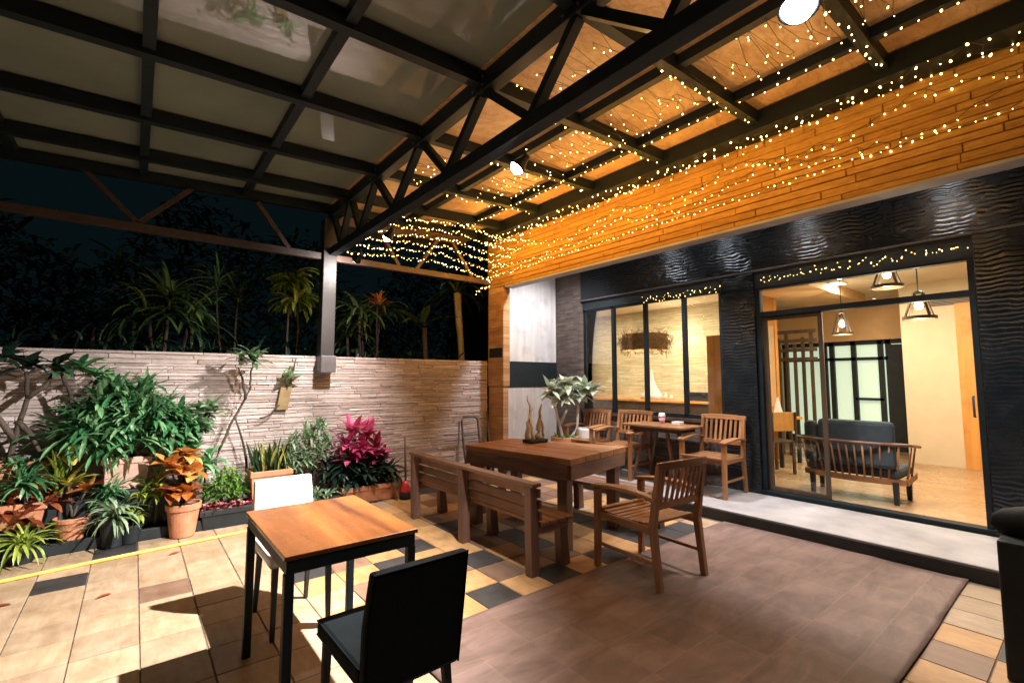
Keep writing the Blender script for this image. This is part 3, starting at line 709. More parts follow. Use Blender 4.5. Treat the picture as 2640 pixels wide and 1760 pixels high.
# armchairs (local: sitter faces +y, rear legs at y = 0)
def armchair(loc, rz, label, group, w=.53, d=.55, bh=.875):
    T = thing('wooden_armchair', loc, label, 'armchair', group, rz)
    h = w / 2 - .02
    for sx in (-1, 1):
        fl_ = MB().bar((sx * h, d, 0), (sx * h, d - .01, .60), .042, .042, (0, 1, 0), .05, .048); leg(fl_, 'leg', 'teak_z', T)
        rl = MB().bar((sx * h, -.03, 0), (sx * h, .02, .42), .038, .046, (0, 1, 0), .042, .052)
        rl.bar((sx * h, .02, .42), (sx * h * .99, -.045, bh - .02), .042, .052, (0, 1, 0), .034, .036); leg(rl, 'leg', 'teak_z', T)
        # arm: broad curved board
        am = MB(); n = 8; vs = []
        for i in range(n + 1):
            t = i / n; y = d + .03 - (d + .05) * t; z = .615 + .035 * math.sin(PI * t * .9) - .012 * t; ww = .030 + .022 * math.sin(PI * min(1, t * 1.15 + .1)) * (1 - .3 * t)
            xo = sx * (h + .012 * math.sin(PI * t))
            vs += [(xo - ww, y, z - .013), (xo + ww, y, z - .013), (xo + ww, y, z + .013), (xo - ww, y, z + .013)]
        fs = [(0, 1, 2, 3), tuple(n * 4 + q for q in (3, 2, 1, 0))]
        for i in range(n):
            a = i * 4; fs += [(a + k, a + 4 + k, a + 4 + (k + 1) % 4, a + (k + 1) % 4) for k in range(4)]
        am.add(vs, fs); am.build('armrest', 'teak_y', T, world=False, bevel=.006)
        MB().box(sx * h - .011, sx * h + .011, .03, d - .03, .375, .425).build('side_rail', 'teak_y', T, world=False, bevel=.003)
        MB().box(sx * h - .009, sx * h + .009, .02, d - .03, .17, .195).build('stretcher', 'teak_y', T, world=False, bevel=.003)
    # seat: dished slats running across
    st = MB()
    for k in range(9):
        y = .05 + k * .058; z = .428 - .018 * math.sin(PI * (k + .5) / 9) + .008 * (k == 8)
        st.box(-h + .012, h - .012, y, y + .050, z, z + .018)
    st.box(-h + .02, h - .02, d - .03, d - .008, .37, .425)
    st.build('seat', 'teak_x', T, world=False, bevel=.004)
    yb = lambda z: .02 - .065 * (z - .42) / (bh - .44)
    tr_ = MB(); n = 8; vs = []
    for i in range(n + 1):
        t = i / n; x = -h - .022 + (2 * h + .044) * t; bow = -.03 * math.sin(PI * t)
        y = yb(bh) + bow
        vs += [(x, y - .016, bh - .05), (x, y + .016, bh - .05), (x, y + .012, bh + .008 * math.sin(PI * t)), (x, y - .016, bh + .008 * math.sin(PI * t))]
    fs = [(3, 2, 1, 0), tuple(n * 4 + q for q in (0, 1, 2, 3))]
    for i in range(n):
        a = i * 4; fs += [(a + (k + 1) % 4, a + 4 + (k + 1) % 4, a + 4 + k, a + k) for k in range(4)]
    tr_.add(vs, fs); tr_.build('top_rail', 'teak_x', T, world=False, bevel=.005)
    MB().bar((-h, yb(.57), .57), (h, yb(.57), .57), .024, .05).build('lower_rail', 'teak_x', T, world=False, bevel=.004)
    for k in range(8):
        t = (k + .8) / 8.6; x = (-h + .0) + 2 * h * t; bow = -.028 * math.sin(PI * t)
        MB().bar((x, yb(.59) - .004, .59), (x * 1.02, yb(bh) + bow, bh - .045), .03, .012, (0, 1, 0)).build('back_slat', 'teak_z', T, world=False, bevel=.003)
    return T
armchair((3.12, 1.985, 0), R(-4), 'wooden armchair on the brown mat at the end of the big table', 'wooden armchairs', .55, .56, .875)
armchair((5.68, 2.98, .12), R(92), 'wooden armchair on the stone platform between the small table and the pillar', 'wooden armchairs', .55, .50, .89)
armchair((5.66, 4.28, .12), R(93), 'wooden armchair on the platform beside the potted frangipani', 'wooden armchairs', .58, .50, .88)
armchair((5.70, 5.02, .12), R(96), 'wooden armchair half hidden behind the potted frangipani', 'wooden armchairs', .50, .46, .86)

# big rustic table
T = thing('picnic_table', (3.15, 3.6, 0), 'heavy rustic wooden table with thick plank top between two benches', 'table')
A_, B_, C_, D_ = (2.70, 4.16), (2.90, 2.85), (3.90, 3.05), (3.42, 4.28)
def lerp2(a, b, t): return (a[0] + (b[0] - a[0]) * t, a[1] + (b[1] - a[1]) * t)
for k in range(4):
    t0, t1 = k / 4 + .004, (k + 1) / 4 - .004
    MB().prism([lerp2(B_, C_, t0), lerp2(B_, C_, t1), lerp2(A_, D_, t1), lerp2(A_, D_, t0)], .722, .78).build('plank', 'teak_y', T, bevel=.006)
cx_ = (sum(p[0] for p in (A_, B_, C_, D_)) / 4, sum(p[1] for p in (A_, B_, C_, D_)) / 4)
ins = lambda p, s: (cx_[0] + (p[0] - cx_[0]) * s, cx_[1] + (p[1] - cx_[1]) * s)
q = [ins(p, .965) for p in (A_, B_, C_, D_)]
for a, b in ((0, 1), (1, 2), (2, 3), (3, 0)):
    MB().bar((*q[a], .660), (*q[b], .660), .045, .122).build('apron', 'bench_y' if a in (0, 2) else 'bench_x', T, bevel=.004)
for p in (A_, B_, C_, D_):
    x, y = ins(p, .84)
    MB().bar((x, y, 0), (x, y, .720), .10, .10, (.97, .22, 0)).build('leg', 'bench_z', T, bevel=.008)

def bench(loc, rz, label, L_, backed):
    T = thing('wooden_bench', loc, label, 'bench', 'slatted wooden benches', rz)
    # local: sits along y from 0..L_, back at x = 0, seat towards +x
    for y in (.04, L_ / 2, L_ - .04):
        if backed:
            MB().bar((.01, y, 0), (-.012, y, .655), .075, .085, (1, 0, 0), .075, .065).build('back_post', 'bench_z', T, world=False, bevel=.006)
        MB().bar((.345, y + .02, 0), (.315, y + .02, .355), .075, .095, (1, 0, 0), .075, .07).build('leg', 'bench_z', T, world=False, bevel=.006)
        if not backed: MB().bar((.06, y + .02, 0), (.08, y + .02, .355), .075, .095, (1, 0, 0)).build('leg', 'bench_z', T, world=False, bevel=.006)
        MB().box(.045, .36, y - .032, y + .032, .30, .354).build('bearer', 'bench_x', T, world=False, bevel=.004)
    for k in range(4):
        x = .05 + k * .088
        MB().box(x, x + .078, -.02, L_ + .02, .3545, .386).build('seat_slat', 'bench_y', T, world=False, bevel=.005)
    if backed:
        for k in range(3):
            z = .40 + k * .083
            MB().box(.040 - k * .006, .062 - k * .006, -.01, L_ + .01, z, z + .066).build('back_slat', 'bench_y', T, world=False, bevel=.004)
        MB().box(-.05, .035, -.03, L_ + .03, .652, .682).build('top_rail', 'bench_y', T, world=False, bevel=.006)
bench((2.375, 2.70, 0), 0, 'slatted wooden bench with a low backrest, seen from behind beside the big table', 1.95, True)
bench((3.97, 4.86, 0), R(180 + 6), 'backless slatted wooden bench on the step side of the big table', 2.05, False)

# small table on the platform
T = thing('side_table', (5.46, 3.68, .12), 'small pale topped wooden table on splayed legs between two armchairs', 'table')
box(-.26, .27, -.46, .46, .715, .742).build('tabletop', 'teak_y', T, world=False, bevel=.005)
MB().box(-.20, .20, -.36, .36, .66, .7145).build('apron', 'darkwood', T, world=False, bevel=.003)
for sx in (-1, 1):
    for sy in (-1, 1): leg(MB().bar((sx * .21, sy * .33, 0), (sx * .12, sy * .16, .66), .03, .03, (0, 1, 0), .04, .04), 'leg', 'bench_z', T)
MB().bar((-.14, 0, .2), (.14, 0, .2), .03, .03).build('stretcher', 'bench_x', T, world=False)
T = thing('drink_cup', (5.56, 3.74, .862), 'takeaway cup of pink drink with a clear lid on the small platform table', 'cup')
MB().lathe([(.001, 0), (.034, 0), (.044, .085), (.0005, .085)], n=20).build('cup_body', 'cuppink', T, world=False, smooth=True)
MB().lathe([(.044, .086), (.047, .088), (.047, .10), (.040, .135), (.036, .142), (.0005, .143)], n=20).build('lid', 'cupclear', T, world=False, smooth=True)
T = box(5.50, 5.60, 3.44, 3.56, .8625, .905).build('napkin_box', 'paper', bevel=.006); tag(T, 'small white napkin box beside the pink drink cup', 'napkin box')

# mat
mb = MB(); nx, ny = 70, 44; x0, x1, y0, y1 = 1.22, 4.775, .70, 2.51
for j in range(ny + 1):
    for i in range(nx + 1):
        x = x0 + (x1 - x0) * i / nx; y = y0 + (y1 - y0) * j / ny
        k = max(0, min(1, (1.75 - y) / .8)) * max(0, min(1, (x - 2.4) / .8))
        wv = math.sin(9 * x + 16 * y + 2.2 * math.sin(5 * x)) * math.sin(3.1 * x - 2.3 * y)
        z = .009 + .0012 * math.sin(7 * x + 3 * y) + k * .010 * max(0, wv)
        xx = x + .004 * math.sin(4 * y + 1) * (i in (0, nx)); yy = y + .004 * math.sin(3.2 * x) * (j in (0, ny))
        mb.v.append((xx, yy, z)); mb.t.append(.5)
for j in range(ny):
    for i in range(nx):
        a = j * (nx + 1) + i; mb.f.append((a, a + 1, a + nx + 2, a + nx + 1))
T = mb.build('floor_mat', 'mat', smooth=True, solid=-.004); tag(T, 'wide brown floor mat with creases running up to the stone step', 'mat')
# yellow strip on the floor
pts = [(-3.0, 4.72, .012), (-1.4, 4.90, .012), (-.68, 5.01, .012), (0, 5.105, .012), (.45, 5.145, .012), (.92, 5.19, .012), (1.5, 5.24, .012), (2.2, 5.36, .012)]
T = MB().tube(pts, .014, 8).build('garden_hose', 'hosey', smooth=True); tag(T, 'yellow hose laid along the paving in front of the plants', 'hose')
# a dark paver chip / small brown drain cover on tiles at the left front
# covered stand at right
T = thing('covered_stand', (3.6, .1, 0), 'black covered stand cut off by the right edge of the picture', 'stand')
box(3.37, 3.86, -.2, .385, 0, .66).build('stand_body', 'black', T, bevel=.01)
mb = MB()
for i in range(13):
    for j in range(25):
        u = PI * i / 12; v_ = 2 * PI * j / 24
        rr = 1 + .12 * math.sin(3 * v_ + 2 * u) + .06 * math.sin(7 * v_ - 3 * u)
        mb.v.append((3.62 + .27 * rr * math.sin(u) * math.cos(v_), .10 + .29 * rr * math.sin(u) * math.sin(v_), .70 + .13 * rr * math.cos(u))); mb.t.append(.5)
for i in range(12):
    for j in range(24):
        a = i * 25 + j; mb.f.append((a, a + 1, a + 26, a + 25))
mb.build('cover', 'darkfab', T, smooth=True)

# driftwood on the big table
T = thing('driftwood_ornament', (3.36, 3.84, .78), 'upright driftwood branches on a dark base standing on the big table', 'ornament')
b = MB().box(3.26, 3.50, 3.76, 3.91, .781, .82); b.build('base', 'black', T, bevel=.01)
for a, c, e, r in (((3.25, 3.95, .81), (3.27, 3.98, .98), (3.25, 3.96, 1.14), .040), ((3.14, 3.99, .81), (3.13, 4.0, .97), (3.17, 4.0, 1.10), .030), ((3.19, 3.97, .81), (3.20, 4.02, 1.02), (3.23, 4.03, 1.22), .020), ((3.30, 3.94, .81), (3.33, 3.95, .95), (3.31, 3.96, 1.06), .022)):
    pa = []
    for i in range(9):
        t = i / 8; p = Vector(a).lerp(Vector(c), min(1, t * 2)) if t < .5 else Vector(c).lerp(Vector(e), t * 2 - 1); p = Vector((p.x + .16, p.y - .135, .81 + (p.z - .81) * 1.15))
        pa.append(p + Vector((rj(-.012, .012) + .05 * t * t * (1 if r > .025 else -1.2), rj(-.012, .012), 0)))
    MB().tube(pa, [r * .85 * (1.15 - .95 * i / 8) * rj(.85, 1.15) for i in range(9)], 9).build('branch', 'drift', T, smooth=True)

# hand truck by the wall
T = thing('hand_truck', (3.8, 5.6, 0), 'bent steel tube hand truck leaning by the garden wall', 'hand truck')
fr = [(3.66, 5.55, .05), (3.66, 5.68, .55), (3.67, 5.74, .86), (3.70, 5.755, .915), (3.90, 5.755, .915), (3.94, 5.74, .87), (3.94, 5.68, .55), (3.94, 5.55, .05)]
MB().tube(fr, .016, 10).build('frame', 'grey', T, smooth=True)
MB().tube([(3.665, 5.71, .66), (3.94, 5.71, .66)], .011, 8).build('crossbar', 'grey', T, smooth=True)
MB().tube([(3.62, 5.73, .86), (3.50, 5.55, .60), (3.40, 5.45, .36), (3.30, 5.40, .30)], .012, 8).build('handle', 'grey', T, smooth=True)
box(3.63, 3.97, 5.40, 5.56, .012, .03).build('toe_plate', 'grey', T, bevel=.004)
for x in (3.62, 3.965):
    MB().lathe([(.001, -.02), (.08, -.02), (.09, 0), (.08, .02), (.001, .02)], n=18).build('wheel', 'black', T, world=True) if False else None
for x in (3.60, 3.98):
    mb = MB(); mb.tube([(x - .018, 5.60, .09), (x + .018, 5.60, .09)], .09, 18); mb.build('wheel', 'black', T, smooth=False, bevel=.008)
# broom
T = thing('push_broom', (2.66, 5.42, 0), 'red headed broom with dark brown handle behind the bench end', 'broom')
MB().tube([(2.66, 5.42, .16), (2.655, 5.45, .74)], .013, 8).build('handle', 'rust', T, smooth=True)
MB().lathe([(.001, .22), (.03, .21), (.045, .16), (.06, .10), (.055, .085)], (2.66, 5.42, 0), 16).build('broom_head', 'red', T, smooth=True)
MB().lathe([(.055, .084), (.075, .002), (.001, .002)], (2.66, 5.42, 0), 16).build('bristles', 'black', T, smooth=True)
T = MB().tube([(4.10, 5.62, .0), (4.20, 5.80, .5), (4.26, 5.95, .95)], .016, 8).build('leaning_pole', 'rust'); tag(T, 'brown pole leaning in the corner beside the white boards', 'pole')

# ------------------------------------------------------------------ interior furniture
T = thing('lounge_settee', (6.55, 1.95, .135), 'spindle backed wooden settee with blue grey cushions seen from behind through the door', 'settee')
x0 = 6.22; ya, yb_ = 1.36, 2.30
n = 14
low = []; top = []
for i in range(n + 1):
    t = i / n; y = ya + (yb_ - ya) * t; bow = .10 * math.sin(PI * t)
    low.append((x0 + .14 - bow, y, .37)); top.append((x0 + .06 - bow * 1.15, ya - .05 + (yb_ - ya + .1) * t, .77))
lw = [(6.75, ya + .0, .40)] + low + [(6.75, yb_, .40)]
tp = [(6.70, ya - .06, .72)] + top + [(6.70, yb_ + .06, .72)]
mb = MB()
for a, c in zip(lw[:-1], lw[1:]): mb.bar(a, c, .035, .06)
mb.build('seat_rail', 'teak_y', T)
MB().tube(tp, .017, 8).build('top_rail', 'bench_y', T, smooth=True)
for i in range(1, n, 1):
    MB().tube([low[i], top[i]], .010, 6).build('spindle', 'teak_z', T, smooth=True)
for sy in (ya, yb_):
    for x in (6.42, 6.58): MB().tube([(x, sy, .40), (x - .02, sy + (-.05 if sy == ya else .05), .735)], .010, 6).build('spindle', 'teak_z', T, smooth=True)
box(6.30, 6.78, ya + .03, yb_ - .03, .40, .52).build('seat_cushion', 'cushion', T, bevel=.04)
box(6.24, 6.36, ya + .06, (ya + yb_) / 2 + .30, .50, 1.0).build('back_cushion', 'cushion', T, bevel=.045)
box(6.25, 6.36, (ya + yb_) / 2 + .31, yb_ - .02, .50, .97).build('back_cushion', 'cushion', T, bevel=.045)
for x, y in ((6.32, ya + .08), (6.32, yb_ - .08), (6.70, ya + .05), (6.70, yb_ - .05)):
    MB().bar((x, y, .136), (x, y, .37), .04, .04, (0, 1, 0), .05, .05).build('leg', 'black', T)
T = thing('console_table', (8.0, 3.6, .135), 'dark console table in front of the orange veneer wall inside', 'table')
box(7.6, 8.38, 3.05, 4.15, .82, .86).build('tabletop', 'orangewood', T, bevel=.005)
for x in (7.66, 8.32):
    for y in (3.1, 4.1): box(x - .025, x + .025, y - .025, y + .025, .136, .819).build('leg', 'black', T)
for i, (x, y, lab) in enumerate(((7.3, 3.25, 'dark wooden dining chair inside beside the console table'), (7.1, 2.85, 'dark wooden dining chair inside nearest the door leaf'))):
    T = thing('dining_chair', (x, y, .135), lab, 'chair', 'dark chairs inside the cafe', R(20 - 50 * i))
    MB().box(-.2, .2, 0, .4, .43, .46).build('seat', 'darkwood', T, world=False, bevel=.006)
    MB().box(-.2, .2, -.03, -.005, .60, .86).build('backrest', 'orangewood', T, world=False, bevel=.006)
    for sx in (-.18, .18):
        MB().box(sx - .017, sx + .017, -.03, .004, .0, .86).build('leg', 'darkwood', T, world=False) if False else MB().box(sx - .017, sx + .017, .005, .035, .0, .43).build('leg', 'darkwood', T, world=False)
        MB().box(sx - .017, sx + .017, .36, .39, .0, .43).build('leg', 'darkwood', T, world=False)
        MB().box(sx - .015, sx + .015, -.045, -.03, .40, .86).build('back_post', 'darkwood', T, world=False)
T = thing('white_table_lamp', (8.1, 3.3, .861), 'small white cone lamp on the console table inside', 'lamp')
MB().lathe([(.001, 0), (.09, 0), (.075, .02), (.012, .30), (.0005, .31)], n=18).build('lamp_shade', 'white', T, world=False, smooth=True)
# pendants
def pendant(x, y, z, r, label, cone=True):
    T = thing('pendant_lamp', (x, y, z), label, 'pendant lamp', 'open frame pendant lamps inside the cafe')
    MB().tube([(x, y, z + .33), (x, y, 2.978)], .006, 6).build('cord', 'black', T)
    MB().lathe([(.02, .33), (.05, .31), (.055, .30)], (x, y, z), 18).build('cap', 'black', T, smooth=True)
    for k in range(4):
        a = PI / 4 + k * PI / 2
        MB().bar((x + .05 * math.cos(a), y + .05 * math.sin(a), z + .31), (x + r * math.cos(a), y + r * math.sin(a), z + .03), .028, .010).build('strut', 'darkwood', T)
    MB().lathe([(r - .012, 0), (r + .006, .0), (r + .006, .035), (r - .012, .035), (r - .012, 0)], (x, y, z), 28).build('rim', 'darkwood', T, smooth=False)
    MB().lathe([(.0005, -.03), (.03, -.02), (.045, .02), (.03, .06), (.015, .09)], (x, y, z + .14), 16).build('light_bulb', 'warmglow', T, smooth=True)
    light('pendant_light', 'POINT', (x, y, z - .06), None, 22, (1, .80, .52), shadow_soft_size=.03)
pendant(6.95, 1.27, 2.13, .15, 'open frame pendant lamp hanging lowest, in front of the cream wall')
pendant(6.75, 1.50, 2.50, .15, 'open frame pendant lamp hanging high behind the transom pane')
pendant(8.3, 2.42, 2.12, .13, 'open frame pendant lamp farther back, above the settee')
# wicker pendant and lamp in the window room
T = thing('wicker_lamp', (7.0, 5.02, 2.05), 'wide brown wicker drum pendant lamp seen through the window', 'pendant lamp')
mb = MB()
for k in range(420):
    a = rj(0, 2 * PI); z = rj(1.90, 2.33); r_ = (.44 if 1.98 < z < 2.25 else .36) + rj(-.05, .05); da = rj(-.35, .35)
    p0 = (7.0 + r_ * math.cos(a), 5.02 + r_ * math.sin(a), z); p1 = (7.0 + (r_ + rj(-.04, .04)) * math.cos(a + da), 5.02 + (r_ + rj(-.04, .04)) * math.sin(a + da), z + rj(-.10, .06))
    mb.bar(p0, p1, .010, .006)
mb.lathe([(.38, 1.96), (.40, 2.10), (.38, 2.24)], (7.0, 5.02, 0), 30)
mb.build('lamp_shade', 'wick', T)
MB().tube([(7.0, 5.02, 2.2), (7.0, 5.02, 2.978)], .008, 6).build('cord', 'black', T)
MB().lathe([(.0005, -.09), (.06, -.06), (.09, 0), (.06, .06), (.0005, .09)], (7.0, 5.02, 2.1), 18).build('light_bulb', 'warmglow', T, smooth=True)
light('wicker_light', 'POINT', (7.0, 5.02, 1.88), None, 26, (1, .84, .58), shadow_soft_size=.1)
light('wall_wash', 'POINT', (8.5, 5.3, 2.3), None, 16, (1, .84, .58), shadow_soft_size=.08)
T = thing('cone_lamp', (8.0, 5.85, 1.03), 'tall white cone shaped lamp behind the window', 'lamp')
MB().lathe([(.001, 0), (.30, 0), (.24, .10), (.10, .30), (.05, .45), (.02, .62), (.0005, .66)], (8.66, 6.05, 1.031), 28, .55, 1).build('lamp_shade', 'white', T, smooth=True)
T = thing('coffee_machine', (8.66, 5.0, 1.03), 'small black machine on the counter behind the window', 'machine')
box(8.55, 8.80, 4.75, 5.15, 1.031, 1.16).build('machine_body', 'black', T, bevel=.012)
box(8.50, 8.80, 4.72, 5.18, 1.161, 1.20).build('hood', 'steel', T, bevel=.008)
for i, (y, h) in enumerate(((4.55, .16), (5.55, .12), (5.68, .15))):
    T = MB().lathe([(.001, 0), (.035, 0), (.037, h * .6), (.014, h * .8), (.014, h), (.0005, h)], (8.6, y, 1.031), 14).build('glass_bottle', 'cupclear' if i else 'terra', smooth=True)
    tag(T, ['brown bottle on the counter, right of the black machine', 'short clear bottle on the counter left of the black machine', 'taller clear bottle on the counter left of the black machine'][i], 'bottle', 'bottles on the counter')

# ------------------------------------------------------------------ garden
def pot_round(T, x, y, z, r, h, mat='terra', name='pot'):
    MB().lathe([(.001, 0), (r * .72, 0), (r * .95, h * .80), (r * 1.04, h * .81), (r * 1.06, h), (r * .94, h), (r * .92, h * .86), (.001, h * .86)], (x, y, z), 28).build(name, mat, T, smooth=False, bevel=.004)
    MB().lathe([(.001, 0), (r * .9, 0)], (x, y, z + h * .88), 20).build('soil', 'soil', T)
def pot_rect(T, x0, x1, y0, y1, z, h, mat='terra', name='pot'):
    t = .025; e = .03
    b = MB(); lo = [(x0 + e, y0 + e), (x1 - e, y0 + e), (x1 - e, y1 - e), (x0 + e, y1 - e)]; hi = [(x0, y0), (x1, y0), (x1, y1), (x0, y1)]; inn = [(x0 + t, y0 + t), (x1 - t, y0 + t), (x1 - t, y1 - t), (x0 + t, y1 - t)]
    vs = [(*p, z) for p in lo] + [(*p, z + h) for p in hi] + [(*p, z + h) for p in inn] + [(*p, z + h - .04) for p in inn]
    fs = [(3, 2, 1, 0), (12, 13, 14, 15)]
    for k in range(4):
        m_ = (k + 1) % 4; fs += [(k, m_, 4 + m_, 4 + k), (4 + k, 4 + m_, 8 + m_, 8 + k), (8 + k, 8 + m_, 12 + m_, 12 + k)]
    b.add(vs, fs); b.build(name, mat, T, bevel=.006)
    box(x0 - .008, x1 + .008, y0 - .008, y0 + .012, z + h - .055, z + h - .004).build('rim', mat, T, bevel=.005)
def stems(T, paths, r0, r1, mat='bark', name='stem'):
    for p in paths:
        n = len(p); MB().tube(p, [r0 + (r1 - r0) * i / (n - 1) for i in range(n)], 7).build(name, mat, T, smooth=True)
def curve(a, b, k=6, j=.02, bow=(0, 0, 0)):
    a = Vector(a); b = Vector(b); o = []
    for i in range(k + 1):
        t = i / k; o.append(a.lerp(b, t) + Vector(bow) * math.sin(PI * t) + (Vector((rj(-j, j), rj(-j, j), 0)) if 0 < i < k else Vector((0, 0, 0))))
    return o
# low concrete ledge at the foot of the wall, and soil bed
T = box(-2.6, .50, 5.66, 5.97, 0, .44).build('planting_ledge', 'black', bevel=.01); tag(T, 'low dark ledge at the foot of the garden wall carrying the terracotta pots', 'ledge')
T = thing('planting_bed', (-.8, 5.6, 0), 'black edged bed of dark soil along the paving under the plants', 'planter')
box(-2.6, .98, 5.50, 5.54, .001, .10).build('edging', 'black', T, bevel=.006)
box(-2.6, .98, 5.541, 5.655, .001, .075).build('soil', 'soil', T)

# left window box with ground cover
T = thing('potted_plant', (-.8, 5.8, .44), 'long terracotta window box with trailing green leaves at the far left', 'potted plant', 'plants along the garden wall')
pot_rect(T, -1.25, -.53, 5.68, 5.93, .46, .30, 'terra'); box(-1.24, -.55, 5.69, 5.92, .70, .72).build('soil', 'soil', T)
mb = MB()
for k in range(90):
    mb.blade((rj(-1.2, -.56), rj(5.66, 5.9), .74), rj(0, 6.28), rj(-.1, 1.0), rj(-1.2, .2), rj(.07, .17), rj(.02, .045), 4, .2, rj(.2, .9), .3)
mb.build('foliage', 'lf_green', T)
T = thing('terracotta_trough', (-.8, 5.6, .1), 'pale red terracotta trough below the window box at the far left', 'planter')
pot_rect(T, -1.2, -.52, 5.545, 5.652, .24, .20, 'terra'); box(-1.16, -.56, 5.56, 5.64, .12, .238).build('foot', 'black', T)
# frangipani trees left
def frangipani(name, base, paths, tips, label, Ln=.24, W_=.06, n=16, mat='lf_green', r=.022, cat='tree', tint=(.0, .8), el=(-.2, 1.0)):
    T = thing(name, base, label, cat, 'plants along the garden wall')
    for p in paths:
        k = len(p); q_ = []
        for a, b in zip(p[:-1], p[1:]): q_ += curve(a, b, 3, .008)[:-1]
        q_.append(Vector(p[-1])); m_ = len(q_)
        MB().tube(q_, [r * (1 - .55 * i / m_) for i in range(m_)], 7).build('trunk' if p is paths[0] else 'branch', 'bark', T, smooth=True)
    for t in tips:
        mb = MB(); mb.rosette(t, n, Ln, W_, el, (.3, 1.0), tint, 5, .22, .25); mb.build('leaf_cluster', mat, T)
    return T
frangipani('frangipani_tree', (-.80, 5.72, .44), [[(-.80, 5.75, .5), (-.76, 5.75, .95), (-.70, 5.72, 1.30), (-.72, 5.70, 1.52)], [(-.76, 5.75, .95), (-.9, 5.7, 1.2), (-1.0, 5.7, 1.5)], [(-.70, 5.72, 1.30), (-.58, 5.7, 1.42), (-.54, 5.7, 1.55)], [(-.76, 5.75, 1.1), (-.66, 5.72, .98), (-.58, 5.7, .80)]],
           [(-.72, 5.70, 1.55), (-1.0, 5.7, 1.52), (-.54, 5.7, 1.58), (-.86, 5.62, 1.62)], 'dark leaved frangipani tree with forking trunk at the far left', .26, .075, 17, 'lf_dark', .026)
frangipani('frangipani_tree', (-.48, 5.78, .44), [[(-.50, 5.78, .5), (-.50, 5.78, .95), (-.40, 5.76, 1.12), (-.30, 5.74, 1.28), (-.27, 5.72, 1.45)], [(-.50, 5.78, .98), (-.62, 5.76, 1.05), (-.7, 5.74, 1.02)], [(-.40, 5.76, 1.12), (-.43, 5.74, 1.3), (-.5, 5.72, 1.5)], [(-.3, 5.74, 1.28), (-.18, 5.72, 1.4)]],
           [(-.27, 5.72, 1.48), (-.5, 5.72, 1.52), (-.16, 5.70, 1.42), (-.36, 5.66, 1.56)], 'crooked frangipani tree in front of the left end of the stone wall', .22, .065, 16, 'lf_green', .024)
# big bushy clump in a pale terracotta pot
T = thing('potted_plant', (-.02, 5.78, .44), 'large bushy green dracaena in a pale pink terracotta pot, fullest of the row', 'potted plant', 'plants along the garden wall')
pot_rect(T, -.19, .16, 5.68, 5.95, .442, .29, 'terra2'); box(-.17, .14, 5.70, 5.93, .69, .712).build('soil', 'soil', T)
tips = [(-.30, 5.74, 1.06), (-.12, 5.72, 1.30), (.08, 5.74, 1.28), (-.05, 5.66, 1.02), (.20, 5.74, 1.12), (-.40, 5.72, .92), (.02, 5.62, .86), (.28, 5.68, .90), (-.22, 5.66, 1.18), (.14, 5.64, 1.10), (-.20, 5.60, .84), (.0, 5.70, 1.14), (.34, 5.72, 1.04), (-.28, 5.64, .98)]
stems(T, [curve((-.02 + rj(-.06, .06), 5.80, .70), t, 5, .01) for t in tips], .014, .009)
for i, t in enumerate(tips):
    mb = MB(); mb.rosette(t, 66, .36 * rj(.75, 1.15), .034 * rj(.7, 1.3), (-.2, 1.4), (.5, 1.7), (0, 1), 6, .25, .4, .04); mb.build('leaf_cluster', 'lf_green', T)
# broad pale leaves to its right
T = thing('broadleaf_plant', (.40, 5.74, .44), 'pale broad leaved plant between the bushy dracaena and the bare wall', 'plant', 'plants along the garden wall')
tips = [(.40, 5.70, 1.06), (.54, 5.72, 1.10), (.34, 5.64, .90), (.56, 5.66, .95), (.46, 5.62, .80), (.64, 5.72, 1.14), (.48, 5.64, 1.0), (.36, 5.60, .74)]
stems(T, [curve((.42 + rj(-.05, .05), 5.78, .44), t, 5, .01) for t in tips], .010, .006)
for t in tips:
    mb = MB(); mb.rosette(t, 30, .19, .07, (-.3, 1.2), (.3, 1.1), (.1, .9), 5, .15, .2, .04); mb.build('leaf_cluster', 'lf_pale' if tips.index(t) % 2 else 'lf_green', T)
# yellow croton in small pot
T = thing('potted_plant', (-.36, 5.58, .07), 'yellow and green croton in a small terracotta pot', 'potted plant', 'plants along the garden wall')
pot_round(T, -.36, 5.60, .08, .115, .20)
stems(T, [curve((-.36, 5.60, .25), (-.40, 5.60, .56), 4, .008), curve((-.36, 5.60, .25), (-.28, 5.58, .48), 4, .008)], .010, .007)
mb = MB(); mb.rosette((-.40, 5.60, .56), 20, .20, .085, (.0, 1.3), (.2, 1.0), (.2, 1), 5, .2, .22); mb.rosette((-.38, 5.60, .72), 14, .21, .065, (.6, 1.4), (.1, .6), (.4, 1), 5, .2, .25); mb.build('foliage', 'lf_croton2', T)
mb = MB(); mb.rosette((-.28, 5.58, .50), 14, .18, .06, (-.3, 1.1), (.3, 1.1), (.0, .9), 5, .2, .22); mb.build('foliage', 'lf_croton', T)
stems(T, [curve((-.36, 5.6, .25), (-.39, 5.6, .74), 4, .006)], .008, .006)
T = thing('ti_plant', (-.58, 5.60, .07), 'dark red leaved ti plant in shade beside the yellow croton', 'plant', 'plants along the garden wall')
mb = MB()
for c in ((-.62, 5.60, .30), (-.74, 5.60, .38), (-.52, 5.60, .42)): mb.rosette(c, 16, .20, .06, (-.2, 1.2), (.3, 1.1), (0, .7), 5, .2, .25)
mb.build('foliage', 'lf_red', T); stems(T, [curve((-.6, 5.60, .07), (-.62, 5.6, .32), 3, .005), curve((-.6, 5.60, .07), (-.74, 5.6, .40), 3, .005), curve((-.58, 5.6, .07), (-.52, 5.6, .44), 3, .005)], .010, .007)
